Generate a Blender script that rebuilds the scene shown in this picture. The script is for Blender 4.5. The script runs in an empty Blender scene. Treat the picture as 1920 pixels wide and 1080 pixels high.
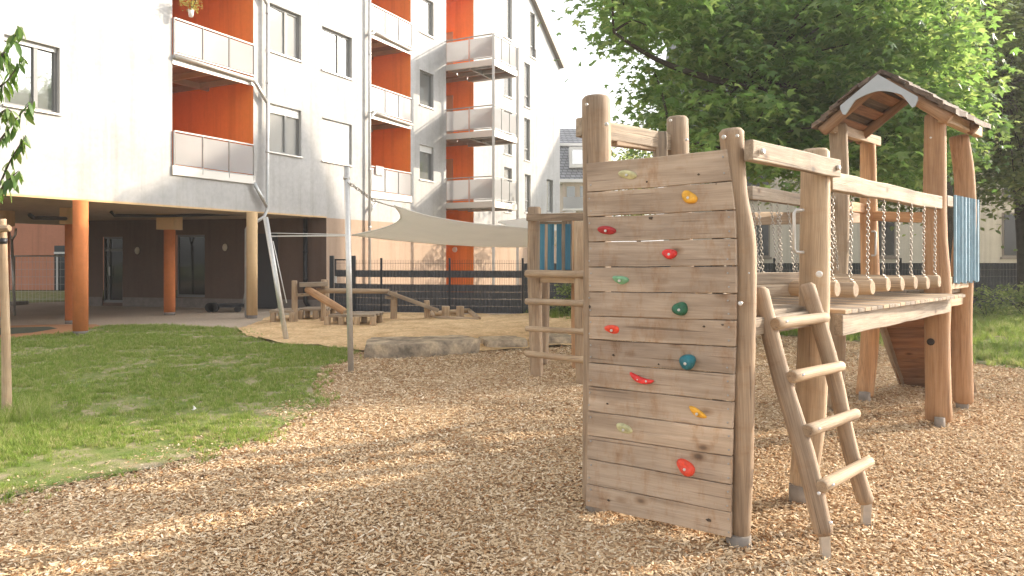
import bpy, math, random
import numpy as np
from mathutils import Vector, Matrix, Quaternion, noise, geometry
random.seed(7); rng = np.random.default_rng(11)
R = math.radians
# ---------------------------------------------------------------- camera, sky, sun, exposure
sc = bpy.context.scene
COL = sc.collection
F = 1354.0; H = 1.65; HY = 480.0
cd = bpy.data.cameras.new('camera'); cam = bpy.data.objects.new('camera', cd); COL.objects.link(cam)
cam.location = (0, 0, H); cam.rotation_euler = (R(90), 0, 0)
cd.sensor_width = 36; cd.lens = 36 * F / 1920; cd.shift_y = -(540 - HY) / 1920
cd.clip_start = .05; cd.clip_end = 2000
sc.camera = cam
SH = Vector((1.252, .492)).normalized(); ELEV = math.atan(.416)
world = bpy.data.worlds.new('World'); sc.world = world; world.use_nodes = True
wn = world.node_tree; wn.nodes.clear()
sky = wn.nodes.new('ShaderNodeTexSky'); sky.sky_type = 'NISHITA'; sky.sun_disc = False
sky.sun_elevation = ELEV; sky.sun_rotation = math.atan2(SH.x, SH.y)
sky.dust_density = 3.0; sky.air_density = 1.0; sky.ozone_density = 1.0
hs = wn.nodes.new('ShaderNodeHueSaturation'); hs.inputs['Saturation'].default_value = .16
bg = wn.nodes.new('ShaderNodeBackground'); bg.inputs['Strength'].default_value = .15
wo = wn.nodes.new('ShaderNodeOutputWorld')
wn.links.new(sky.outputs[0], hs.inputs['Color']); wn.links.new(hs.outputs[0], bg.inputs[0]); wn.links.new(bg.outputs[0], wo.inputs[0])
sd = bpy.data.lights.new('sun', 'SUN'); sd.energy = 2.7; sd.angle = R(.6); sd.color = (1, .86, .68)
sun = bpy.data.objects.new('sun', sd); COL.objects.link(sun)
sv = Vector((SH.x * math.cos(ELEV), SH.y * math.cos(ELEV), math.sin(ELEV)))
sun.rotation_mode = 'QUATERNION'; sun.rotation_quaternion = sv.to_track_quat('Z', 'Y'); sun.location = sv * 60
sc.view_settings.view_transform = 'Standard'; sc.view_settings.look = 'None'
sc.view_settings.exposure = 1.56; sc.view_settings.gamma = 1; sc.view_settings.use_curve_mapping = False
sc.render.engine = 'CYCLES'
sc.cycles.max_bounces = 8; sc.cycles.transparent_max_bounces = 12
# ---------------------------------------------------------------- photo measuring helpers
def P(px, py, Y): return Vector(((px - 960) * Y / F, Y, H + (HY - py) * Y / F))
def G(px, py):
    Y = H * F / (py - HY); return Vector(((px - 960) * Y / F, Y, 0))
def GX(px, Y): return (px - 960) * Y / F
def ZZ(py, Y): return H + (HY - py) * Y / F
# ---------------------------------------------------------------- mesh helpers
class MB:
    def __init__(s): s.v = []; s.f = []; s.m = []; s.sm = []
    def quad(s, a, b, c, d, m=0):
        i = len(s.v); s.v += [tuple(a), tuple(b), tuple(c), tuple(d)]; s.f.append((i, i+1, i+2, i+3)); s.m.append(m); s.sm.append(False)
    def hexa(s, p, m=0):   # p: 8 corners, bottom ring then top ring
        i = len(s.v); s.v += [tuple(q) for q in p]
        for f in ((3,2,1,0),(4,5,6,7),(0,1,5,4),(1,2,6,5),(2,3,7,6),(3,0,4,7)):
            s.f.append(tuple(i+k for k in f)); s.m.append(m); s.sm.append(False)
    def box(s, x0, x1, y0, y1, z0, z1, m=0):
        s.hexa([(x0,y0,z0),(x1,y0,z0),(x1,y1,z0),(x0,y1,z0),(x0,y0,z1),(x1,y0,z1),(x1,y1,z1),(x0,y1,z1)], m)
    def obox(s, c, ax, ay, az, m=0):
        c, ax, ay, az = map(Vector, (c, ax, ay, az))
        s.hexa([c-ax-ay-az, c+ax-ay-az, c+ax+ay-az, c-ax+ay-az, c-ax-ay+az, c+ax-ay+az, c+ax+ay+az, c-ax+ay+az], m)
    def bar(s, p0, p1, w, h, up=(0,0,1), m=0):
        p0, p1 = Vector(p0), Vector(p1); d = (p1-p0).normalized(); up = Vector(up)
        x = d.cross(up)
        if x.length < 1e-4: x = d.cross(Vector((0,1,0)))
        x.normalize(); y = x.cross(d).normalized()
        s.obox((p0+p1)/2, x*w/2, (p1-p0)/2, y*h/2, m)
    def tube(s, pts, rad, n=10, m=0, cap=True, capm=None, smooth=True):
        pts = [Vector(p) for p in pts]
        if not hasattr(rad, '__len__'): rad = [rad]*len(pts)
        i0 = len(s.v); t0 = (pts[1]-pts[0]).normalized()
        a = t0.cross(Vector((0,0,1)))
        if a.length < .05: a = t0.cross(Vector((0,1,0)))
        a.normalize()
        for k, p in enumerate(pts):
            t = (pts[min(k+1, len(pts)-1)] - pts[max(k-1, 0)]).normalized()
            a = (a - t*a.dot(t)).normalized(); b = t.cross(a)
            for j in range(n):
                th = 2*math.pi*j/n
                r = rad[k][j] if hasattr(rad[k], '__len__') else rad[k]
                s.v.append(tuple(p + (a*math.cos(th) + b*math.sin(th))*r))
        for k in range(len(pts)-1):
            for j in range(n):
                q = i0+k*n; j2 = (j+1) % n
                s.f.append((q+j, q+j2, q+n+j2, q+n+j)); s.m.append(m); s.sm.append(smooth)
        if cap:
            cm = m if capm is None else capm
            s.f.append(tuple(i0+j for j in reversed(range(n)))); s.m.append(cm); s.sm.append(False)
            q = i0+(len(pts)-1)*n; s.f.append(tuple(q+j for j in range(n))); s.m.append(cm); s.sm.append(False)
    def build(s, name, mats, parent=None, M=None, bevel=0, kind=None):
        me = bpy.data.meshes.new(name); me.from_pydata(s.v, [], s.f)
        if not isinstance(mats, (list, tuple)): mats = [mats]
        for m in mats: me.materials.append(m)
        me.polygons.foreach_set('material_index', s.m)
        me.polygons.foreach_set('use_smooth', s.sm)
        me.update()
        return put(name, me, parent, M, bevel, kind)
def put(name, me, parent=None, M=None, bevel=0, kind=None):
    o = bpy.data.objects.new(name, me); COL.objects.link(o)
    if M is not None: o.matrix_basis = M
    if parent is not None:
        o.parent = parent; o.matrix_parent_inverse = parent.matrix_basis.inverted()
    if bevel:
        b = o.modifiers.new('bevel', 'BEVEL'); b.width = bevel; b.segments = 2; b.limit_method = 'ANGLE'; b.angle_limit = R(40)
    if kind: o['kind'] = kind
    return o
def thing(name, label, cat, loc=(0,0,0), group=None):
    o = bpy.data.objects.new(name, None); COL.objects.link(o); o.location = loc; o.empty_display_size = .2
    o.matrix_basis = Matrix.Translation(Vector(loc))
    return tag(o, label, cat, group)
def tag(o, label, cat, group=None):
    o['label'] = label; o['category'] = cat
    if group: o['group'] = group
    return o
def axisM(p0, p1, up=None):   # frame with local Z along p0->p1
    p0, p1 = Vector(p0), Vector(p1); z = (p1-p0).normalized()
    u = Vector(up) if up is not None else (Vector((0,1,0)) if abs(z.z) > .7 else Vector((0,0,1)))
    x = u.cross(z).normalized(); y = z.cross(x)
    M = Matrix((x, y, z)).transposed().to_4x4(); M.translation = p0
    return M
def timber(name, p0, p1, w, h, mat, parent, bevel=.008, wob=.004, up=None, seed=None):
    """sawn beam: h along 'up', w across; slightly uneven"""
    p0, p1 = Vector(p0), Vector(p1); L = (p1-p0).length; M = axisM(p0, p1, up)
    rr = random.Random(seed if seed is not None else random.random())
    n = max(2, int(L/.25)+1); mb = MB(); rings = []
    for k in range(n+1):
        dx = rr.uniform(-wob, wob); dy = rr.uniform(-wob, wob)
        i = len(mb.v)
        for sx, sy in ((-1,-1),(1,-1),(1,1),(-1,1)):
            mb.v.append((sx*w/2+dx, sy*h/2+dy+rr.uniform(-wob,wob)*.4, L*k/n))
        rings.append(i)
    for k in range(n):
        a, b = rings[k], rings[k+1]
        for j in range(4):
            j2 = (j+1) % 4; mb.f.append((a+j, a+j2, b+j2, b+j)); mb.m.append(0); mb.sm.append(False)
    a = rings[0]; b = rings[-1]
    mb.f.append((a+3,a+2,a+1,a)); mb.f.append((b,b+1,b+2,b+3)); mb.m += [0,0]; mb.sm += [False,False]
    return mb.build(name, mat, parent, M, bevel)
def smoothpath(pts, rad, n):
    """Catmull-Rom through points"""
    pts = [Vector(p) for p in pts]; out = []; ro = []
    m = len(pts)
    for k in range(n+1):
        t = k/n*(m-1); i = min(int(t), m-2); u = t-i
        a, b, c, d = pts[max(i-1,0)], pts[i], pts[i+1], pts[min(i+2,m-1)]
        out.append(.5*((2*b)+(c-a)*u+(2*a-5*b+4*c-d)*u*u+(3*b-a-3*c+d)*u**3))
        ro.append(rad[i]*(1-u)+rad[i+1]*u)
    return out, ro
def logpiece(name, pts, rad, mats, parent, n=16, segs=14, chamfer=.02, rough=.03, seed=0, flat=None):
    pts = [Vector(p) for p in pts]
    if not hasattr(rad, '__len__'): rad = [rad]*len(pts)
    M = axisM(pts[0], pts[-1]); Mi = M.inverted()
    lp, lr = smoothpath([Mi @ p for p in pts], rad, segs)
    # chamfered ends
    d0 = (lp[1]-lp[0]).normalized(); d1 = (lp[-1]-lp[-2]).normalized()
    lp = [lp[0]] + [lp[0]+d0*chamfer] + lp[1:-1] + [lp[-1]-d1*chamfer] + [lp[-1]]
    lr = [lr[0]-chamfer*.8] + [lr[0]] + lr[1:-1] + [lr[-1]] + [lr[-1]-chamfer*.8]
    rads = []
    for k, r in enumerate(lr):
        row = []
        for j in range(n):
            th = 2*math.pi*j/n
            q = noise.noise(Vector((math.cos(th)*1.2+seed*3.1, math.sin(th)*1.2, lp[k].z*1.3+seed)))
            row.append(r*(1+rough*2*q))
        rads.append(row)
    mb = MB(); mb.tube(lp, rads, n, 0, True, 1)
    return mb.build(name, mats, parent, M)
def pxpost(name, prof, Y, mats, parent, seed=0, **k):
    """prof = (px, py, width_px) from the bottom up at depth Y"""
    pts = [P(a, b, Y) for a, b, c in prof]; rad = [c*Y/F/2 for a, b, c in prof]
    return logpiece(name, pts, rad, mats, parent, seed=seed, **k)
def inpoly(x, y, poly):
    x = np.asarray(x); y = np.asarray(y); ins = np.zeros(x.shape, bool); n = len(poly)
    for i in range(n):
        x0, y0 = poly[i][0], poly[i][1]; x1, y1 = poly[(i+1) % n][0], poly[(i+1) % n][1]
        c = ((y0 > y) != (y1 > y)) & (x < (x1-x0)*(y-y0)/((y1-y0) if y1 != y0 else 1e-9)+x0)
        ins ^= c
    return ins
def densify(poly, step, jit):
    out = []
    for i in range(len(poly)):
        a = Vector(poly[i][:2]); b = Vector(poly[(i+1) % len(poly)][:2]); n = max(1, int((b-a).length/step))
        d = (b-a).normalized(); nn = Vector((-d.y, d.x))
        for k in range(n):
            p = a+(b-a)*k/n
            if k: p = p + nn*random.uniform(-jit, jit)
            out.append((p.x, p.y))
    return out
def sheet(name, poly, z, mat, step=.5, jit=0., zf=None, kind='structure', maxpts=9000):
    edge = densify(poly, step, jit)
    xs = [p[0] for p in poly]; ys = [p[1] for p in poly]
    pts = [Vector(p) for p in edge]
    gx = np.arange(min(xs), max(xs), step); gy = np.arange(min(ys), max(ys), step)
    if zf is not None and len(gx)*len(gy) < 60000:
        X, Yy = np.meshgrid(gx, gy); X = X.ravel()+rng.uniform(-.1,.1,X.size)*step; Yy = Yy.ravel()+rng.uniform(-.1,.1,Yy.size)*step
        ok = inpoly(X, Yy, edge); pts += [Vector((a, b)) for a, b in zip(X[ok], Yy[ok])]
    r = geometry.delaunay_2d_cdt(pts, [], [list(range(len(edge)))], 1, 1e-5)
    vs = [(v.x, v.y, z+(zf(v.x, v.y) if zf else 0)) for v in r[0]]
    me = bpy.data.meshes.new(name); me.from_pydata(vs, [], r[2]); me.materials.append(mat)
    me.polygons.foreach_set('use_smooth', [True]*len(me.polygons)); me.update()
    if me.polygons and me.polygons[0].normal.z < 0: me.flip_normals()
    return put(name, me, kind=kind)
# ---------------------------------------------------------------- materials
def newmat(name):
    m = bpy.data.materials.new(name); m.use_nodes = True; nt = m.node_tree
    return m, nt, nt.nodes['Principled BSDF'], nt.nodes['Material Output']
def N(nt, t, **kw):
    n = nt.nodes.new(t)
    for k, v in kw.items():
        if k in n.inputs: n.inputs[k].default_value = v
        else: setattr(n, k, v)
    return n
def ramp(nt, stops, fac=None):
    r = nt.nodes.new('ShaderNodeValToRGB'); e = r.color_ramp.elements
    while len(e) > 1: e.remove(e[-1])
    e[0].position = stops[0][0]; e[0].color = (*stops[0][1], 1)
    for p, c in stops[1:]:
        x = e.new(p); x.color = (*c, 1)
    if fac is not None: nt.links.new(fac, r.inputs[0])
    return r
def mix(nt, a, b, fac, mode='MIX'):
    m = nt.nodes.new('ShaderNodeMix'); m.data_type = 'RGBA'; m.blend_type = mode
    for s, v in ((m.inputs[0], fac), (m.inputs[6], a), (m.inputs[7], b)):
        if hasattr(v, 'is_linked') or hasattr(v, 'links'): nt.links.new(v, s)
        elif isinstance(v, (int, float)): s.default_value = v
        else: s.default_value = (*v, 1)
    return m.outputs[2]
def objcoord(nt, scale=(1,1,1), rand=True):
    tc = nt.nodes.new('ShaderNodeTexCoord'); mp = nt.nodes.new('ShaderNodeMapping'); mp.inputs['Scale'].default_value = scale
    nt.links.new(tc.outputs['Object'], mp.inputs['Vector'])
    if rand:
        oi = nt.nodes.new('ShaderNodeObjectInfo'); ml = N(nt, 'ShaderNodeMath', operation='MULTIPLY'); ml.inputs[1].default_value = 37.
        nt.links.new(oi.outputs['Random'], ml.inputs[0])
        cx = nt.nodes.new('ShaderNodeCombineXYZ')
        for i in range(3): nt.links.new(ml.outputs[0], cx.inputs[i])
        nt.links.new(cx.outputs[0], mp.inputs['Location'])
    return mp.outputs[0]
def noisetex(nt, vec, scale, detail=4, rough=.55, dist=0):
    n = N(nt, 'ShaderNodeTexNoise'); n.inputs['Scale'].default_value = scale; n.inputs['Detail'].default_value = detail
    n.inputs['Roughness'].default_value = rough; n.inputs['Distortion'].default_value = dist
    if vec is not None: nt.links.new(vec, n.inputs['Vector'])
    return n.outputs['Fac']
def bump(nt, bs, h, strength=.4, dist=.01):
    b = N(nt, 'ShaderNodeBump'); b.inputs['Strength'].default_value = strength; b.inputs['Distance'].default_value = dist
    nt.links.new(h, b.inputs['Height']); nt.links.new(b.outputs[0], bs.inputs['Normal'])
def wood(name, c0, c1, c2, dark=.35, knots=True, stain=0, rough=.75, soft=.8):
    m, nt, bs, out = newmat(name)
    v = objcoord(nt, (1,1,.07))
    ring = noisetex(nt, v, 14, 3, .6, 1.2)
    fine = noisetex(nt, objcoord(nt, (1,1,.02)), 160, 3, .7)
    big = noisetex(nt, objcoord(nt, (1,1,.35)), 4.5, 3, .55)
    base = ramp(nt, [(.3, c0), (.52, c1), (.72, c2)], ring).outputs[0]
    f2 = ramp(nt, [(.3, (.62,.6,.58)), (.6, (1,1,1))], fine).outputs[0]
    col = mix(nt, base, f2, soft, 'MULTIPLY')
    b2 = ramp(nt, [(.28, (dark+.18, dark+.16, dark+.15)), (.58, (1,1,1))], big).outputs[0]
    col = mix(nt, col, b2, .85, 'MULTIPLY')
    # drying cracks along the grain
    cr = noisetex(nt, objcoord(nt, (1,1,.018)), 55, 2, .5, .4)
    crr = ramp(nt, [(.3, (.18,.14,.11)), (.345, (1,1,1))], cr).outputs[0]
    col = mix(nt, col, crr, .5, 'MULTIPLY')
    if knots:
        vo = N(nt, 'ShaderNodeTexVoronoi'); vo.inputs['Scale'].default_value = 5.2
        wob = objcoord(nt, (1,1,.55)); nt.links.new(wob, vo.inputs['Vector'])
        kn = ramp(nt, [(.0, (.10,.07,.05)), (.055, (.2,.13,.09)), (.1, (.7,.6,.5)), (.17, (1,1,1))], vo.outputs['Distance']).outputs[0]
        col = mix(nt, col, kn, .8, 'MULTIPLY')
    if stain:
        st = noisetex(nt, objcoord(nt, (.55,1,1.5)), 7, 5, .75)
        sr = ramp(nt, [(.5, (1,1,1)), (.62, (.92,.83,.74)), (.78, (.58,.37,.22))], st).outputs[0]
        col = mix(nt, col, sr, stain, 'MULTIPLY')
    oi = nt.nodes.new('ShaderNodeObjectInfo'); rv = ramp(nt, [(0, (.70,.69,.69)), (.35, (1.05,1.01,.96)), (.7, (.82,.82,.83)), (1, (1.18,1.14,1.08))], oi.outputs['Random']).outputs[0]
    col = mix(nt, col, rv, .9, 'MULTIPLY')
    nt.links.new(col, bs.inputs['Base Color']); bs.inputs['Roughness'].default_value = rough
    hh = N(nt, 'ShaderNodeMath', operation='ADD'); nt.links.new(fine, hh.inputs[0]); nt.links.new(crr, hh.inputs[1])
    bump(nt, bs, hh.outputs[0], .5, .004)
    return m
def plain(name, col, rough=.6, metal=0, nscale=0, namt=.15, bumpd=0, spec=.5, coat=0):
    m, nt, bs, out = newmat(name)
    bs.inputs['Roughness'].default_value = rough; bs.inputs['Metallic'].default_value = metal
    bs.inputs['Specular IOR Level'].default_value = spec
    if coat: bs.inputs['Coat Weight'].default_value = coat
    if nscale:
        f = noisetex(nt, objcoord(nt, rand=False), nscale, 5, .6)
        lo = tuple(c*(1-namt) for c in col); hi = tuple(min(1, c*(1+namt)) for c in col)
        nt.links.new(ramp(nt, [(.3, lo), (.7, hi)], f).outputs[0], bs.inputs['Base Color'])
        if bumpd: bump(nt, bs, noisetex(nt, objcoord(nt, rand=False), nscale*6, 4, .6), .5, bumpd)
    else: bs.inputs['Base Color'].default_value = (*col, 1)
    return m
def stucco(name, col, var=.08, dirt=.12, rough=.9):
    m, nt, bs, out = newmat(name)
    v = objcoord(nt, rand=False)
    a = noisetex(nt, v, .9, 6, .65); b = noisetex(nt, v, 9, 5, .7)
    lo = tuple(c*(1-var*2) for c in col)
    c1 = ramp(nt, [(.3, lo), (.65, col)], a).outputs[0]
    c2 = ramp(nt, [(.3, (1-dirt,)*3), (.6, (1,1,1))], b).outputs[0]
    st = noisetex(nt, objcoord(nt, (1.2,1.2,.06), rand=False), 3.2, 4, .6)
    c3 = ramp(nt, [(.33, (.83,.815,.79)), (.5, (1,1,1))], st).outputs[0]
    col2 = mix(nt, mix(nt, c1, c2, .8, 'MULTIPLY'), c3, .8, 'MULTIPLY')
    nt.links.new(col2, bs.inputs['Base Color']); bs.inputs['Roughness'].default_value = rough
    bs.inputs['Specular IOR Level'].default_value = .25
    bump(nt, bs, noisetex(nt, v, 190, 3, .7), .6, .004)
    return m
def translucent(name, col, tcol, f=.5, rough=.5, rnd=0, alt=None, spec=.5, nz=0):
    m, nt, bs, out = newmat(name)
    tr = nt.nodes.new('ShaderNodeBsdfTranslucent'); ms = nt.nodes.new('ShaderNodeMixShader'); ms.inputs[0].default_value = f
    bs.inputs['Roughness'].default_value = rough; bs.inputs['Specular IOR Level'].default_value = spec
    if alt:
        oi = nt.nodes.new('ShaderNodeObjectInfo')
        nt.links.new(ramp(nt, [(0, col), (.6, alt[0]), (1, alt[1])], oi.outputs['Random']).outputs[0], bs.inputs['Base Color'])
        nt.links.new(ramp(nt, [(0, tcol), (.6, alt[2]), (1, alt[3])], oi.outputs['Random']).outputs[0], tr.inputs[0])
    else:
        bs.inputs['Base Color'].default_value = (*col, 1); tr.inputs[0].default_value = (*tcol, 1)
        if nz:
            fz = noisetex(nt, objcoord(nt, rand=False), nz, 5, .6)
            nt.links.new(ramp(nt, [(.3, tuple(c*.86 for c in col)), (.65, col)], fz).outputs[0], bs.inputs['Base Color'])
    nt.links.new(bs.outputs[0], ms.inputs[1]); nt.links.new(tr.outputs[0], ms.inputs[2]); nt.links.new(ms.outputs[0], out.inputs[0])
    return m
W_BOARD = wood('weathered oak boards', (.44,.34,.25), (.535,.42,.315), (.60,.485,.375), .38, True, .95, soft=.5)
W_GREY = wood('grey weathered oak', (.27,.215,.16), (.40,.325,.24), (.50,.41,.31), .42, True, .3)
W_POST = wood('robinia post', (.42,.30,.19), (.54,.40,.26), (.63,.48,.33), .55, False, .3)
W_FRESH = wood('fresh robinia', (.46,.25,.12), (.60,.35,.18), (.68,.43,.24), .6, False, .25)
W_GPOST = wood('greyed robinia', (.31,.225,.15), (.44,.325,.22), (.54,.41,.28), .45, False, .45)
W_DARK = wood('dark slab wood', (.09,.065,.05), (.17,.12,.085), (.25,.18,.13), .35, True, .2)
W_RED = wood('reddish boards', (.22,.10,.05), (.34,.17,.085), (.42,.22,.11), .5, True, .3)
W_RAFT = wood('rafter wood', (.26,.15,.08), (.38,.225,.125), (.46,.29,.17), .5, False, .3)
W_SOFF = wood('loggia deck planks', (.20,.12,.08), (.27,.17,.11), (.33,.22,.15), .7, False, 0)
W_END = wood('sawn log end', (.33,.23,.14), (.44,.31,.19), (.52,.38,.25), .5, False, .2)
M_WHITE = stucco('white render', (.52,.512,.505), .09, .16)
M_ORANGE = stucco('orange render', (.92,.315,.07), .03, .08)
M_TAN = stucco('tan render', (.43,.315,.235), .04, .08)
M_BROWN = stucco('brown render', (.17,.115,.09), .05, .1)
M_SOFFIT = stucco('soffit render', (.50,.40,.30), .05, .1)
M_OCHRE = stucco('ochre render', (.68,.47,.26), .05, .08)
M_COLOR = stucco('orange column paint', (.70,.24,.085), .07, .14)
M_CREAM = stucco('cream house render', (.62,.56,.46), .06, .1)
M_REDR = stucco('salmon render', (.68,.30,.19), .05, .1)
M_CONC = plain('concrete', (.27,.235,.20), .9, 0, 8, .25, .004)
M_PLINTH = plain('grey plinth', (.22,.19,.17), .9, 0, 6, .2, .003)
M_GALV = plain('galvanised steel', (.56,.55,.53), .42, .75, 12, .12)
M_STEEL = plain('brushed steel', (.66,.64,.61), .35, .55, 20, .08)
M_CHAIN = plain('chain steel', (.42,.38,.33), .4, .6)
M_GREYM = plain('grey painted metal', (.38,.37,.355), .5, .3, 5, .08)
M_WFRAME = plain('window frame grey', (.20,.20,.195), .5, .1)
M_SILL = plain('aluminium sill', (.60,.57,.53), .45, .4)
M_ZINC = plain('zinc downpipe', (.58,.58,.57), .45, .6, 4, .12)
M_BLACK = plain('black plastic', (.018,.018,.02), .5)
M_DARKM = plain('anthracite steel', (.028,.032,.038), .45, .2)
M_STRIP = plain('anthracite privacy strip', (.075,.077,.085), .55, 0, 30, .35, .002)
M_WHITEP = plain('white plastic', (.78,.76,.72), .4)
M_BLUE = wood('blue painted slats', (.045,.17,.27), (.06,.22,.33), (.085,.27,.38), .75, False, 0)
M_BLUE2 = plain('pale blue panel', (.16,.28,.36), .5, 0, 9, .2)
M_CREAMPL = plain('pale grey plate', (.40,.43,.45), .5, 0, 6, .06)
M_PANEL = translucent('frosted balcony glass', (.64,.64,.64), (.70,.70,.70), .5, .12, nz=.8)
M_SAIL = translucent('cream sail cloth', (.92,.90,.86), (.95,.92,.86), .52, .8, spec=.1, nz=1.5)
def glassy(name, col, metal, rough=.04):
    m, nt, bs, out = newmat(name); bs.inputs['Base Color'].default_value = (*col, 1); bs.inputs['Metallic'].default_value = metal
    bs.inputs['Roughness'].default_value = rough; bs.inputs['Specular IOR Level'].default_value = .8
    bump(nt, bs, noisetex(nt, objcoord(nt), 1.2, 2, .5), .06, .05)
    return m
M_PANE = glassy('window pane bright', (.86,.86,.85), .72)
M_PANED = glassy('window pane dark', (.30,.31,.30), .5)
M_PANEK = glassy('window pane black', (.02,.022,.022), .08)
M_BLIND = plain('white roller shutter', (.76,.76,.75), .6)
M_SLATE = plain('slate roof', (.16,.165,.175), .7, 0, 3, .2, .01)
def slate(name, c=(.17,.175,.19)):
    m, nt, bs, out = newmat(name)
    b = N(nt, 'ShaderNodeTexBrick'); b.inputs['Scale'].default_value = 1.0
    b.inputs['Color1'].default_value = (*c, 1); b.inputs['Color2'].default_value = (*[x*1.35 for x in c], 1); b.inputs['Mortar'].default_value = (.05,.05,.06,1)
    b.inputs['Mortar Size'].default_value = .03; b.inputs['Brick Width'].default_value = .5; b.inputs['Row Height'].default_value = .28
    tc = nt.nodes.new('ShaderNodeTexCoord'); sp = nt.nodes.new('ShaderNodeSeparateXYZ'); cx = nt.nodes.new('ShaderNodeCombineXYZ')
    nt.links.new(tc.outputs['Object'], sp.inputs[0]); ad = N(nt, 'ShaderNodeMath', operation='ADD')
    nt.links.new(sp.outputs[0], ad.inputs[0]); nt.links.new(sp.outputs[1], ad.inputs[1])
    nt.links.new(ad.outputs[0], cx.inputs[0]); nt.links.new(sp.outputs[2], cx.inputs[1]); nt.links.new(cx.outputs[0], b.inputs['Vector'])
    nt.links.new(b.outputs[0], bs.inputs['Base Color']); bs.inputs['Roughness'].default_value = .55
    return m
M_SLATE = slate('slate roof')
def groundmat(name, stops, s1, s2, stops2=None, bd=.02, extra=None):
    m, nt, bs, out = newmat(name); v = objcoord(nt, rand=False)
    a = noisetex(nt, v, s1, 6, .6); b = noisetex(nt, v, s2, 4, .7)
    c = ramp(nt, stops, a).outputs[0]
    d = ramp(nt, stops2 or [(.3, (.7,.7,.7)), (.7, (1.1,1.1,1.1))], b).outputs[0]
    nt.links.new(mix(nt, c, d, .9, 'MULTIPLY'), bs.inputs['Base Color']); bs.inputs['Roughness'].default_value = .95
    bs.inputs['Specular IOR Level'].default_value = .15
    bump(nt, bs, b, .8, bd)
    return m
M_BED = groundmat('wood chip bed', [(.3, (.36,.235,.13)), (.7, (.50,.34,.20))], .7, 34, [(.25, (.35,.33,.3)), (.5, (1,1,1)), (.8, (1.35,1.3,1.25))], .03)
M_TERR = groundmat('distant ground', [(.3, (.10,.11,.05)), (.7, (.16,.17,.08))], .3, 6)
M_SOIL = groundmat('lawn soil', [(.36, (.17,.23,.06)), (.5, (.25,.27,.10)), (.62, (.42,.35,.23))], 3.1, 50, None, .02)
M_SAND = groundmat('golden sand', [(.36, (.62,.42,.22)), (.62, (.82,.60,.35))], 2.4, 16, [(.3, (.66,.62,.58)), (.6, (1.05,1.05,1.05))], .04)
M_PAVE = groundmat('beige paving', [(.3, (.46,.37,.28)), (.7, (.56,.46,.36))], .5, 20, None, .004)
M_RUBB = groundmat('terracotta rubber paving', [(.3, (.48,.24,.12)), (.7, (.56,.30,.16))], .8, 60, None, .004)
M_RUBG = groundmat('dark rubber paving', [(.3, (.10,.11,.08)), (.7, (.14,.15,.11))], .8, 60, None, .004)
M_STONE = groundmat('sandstone block', [(.34, (.21,.18,.14)), (.5, (.44,.36,.27)), (.64, (.66,.54,.38))], 3.4, 18, [(.25, (.7,.69,.68)), (.7, (1.1,1.08,1.05))], .03)
def randmat(name, stops, rough=.85, spec=.2):
    m, nt, bs, out = newmat(name); oi = nt.nodes.new('ShaderNodeObjectInfo')
    c = ramp(nt, stops, oi.outputs['Random']).outputs[0]
    f = noisetex(nt, objcoord(nt), 60, 2, .6)
    nt.links.new(mix(nt, c, ramp(nt, [(.3,(.8,.78,.75)),(.6,(1,1,1))], f).outputs[0], .8, 'MULTIPLY'), bs.inputs['Base Color'])
    bs.inputs['Roughness'].default_value = rough; bs.inputs['Specular IOR Level'].default_value = spec
    return m
M_CHIP = randmat('wood chips', [(0, (.28,.14,.06)), (.12, (.48,.27,.125)), (.25, (.57,.405,.24)), (.6, (.68,.51,.325)), (.85, (.77,.605,.405)), (1, (.90,.77,.59))])
M_GRASS = translucent('grass blades', (.16,.25,.045), (.28,.42,.06), .45, .6, alt=((.26,.34,.08), (.48,.46,.22), (.42,.52,.11), (.58,.56,.24)), spec=.25)
M_MAPLE = translucent('maple leaves', (.085,.17,.045), (.22,.40,.08), .55, .38, alt=((.12,.215,.06), (.20,.29,.09), (.35,.54,.13), (.56,.66,.20)))
M_LINDEN = translucent('linden leaves', (.09,.14,.04), (.24,.34,.09), .55, .45, alt=((.14,.19,.06), (.24,.28,.11), (.38,.46,.13), (.58,.60,.22)))
M_CHERRY = translucent('cherry leaves', (.05,.12,.02), (.14,.28,.03), .4, .4, alt=((.08,.16,.03), (.13,.20,.05), (.22,.36,.05), (.32,.40,.08)))
M_BARK = groundmat('bark', [(.3, (.05,.04,.03)), (.7, (.10,.085,.065))], 5, 40, None, .02)
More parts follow.
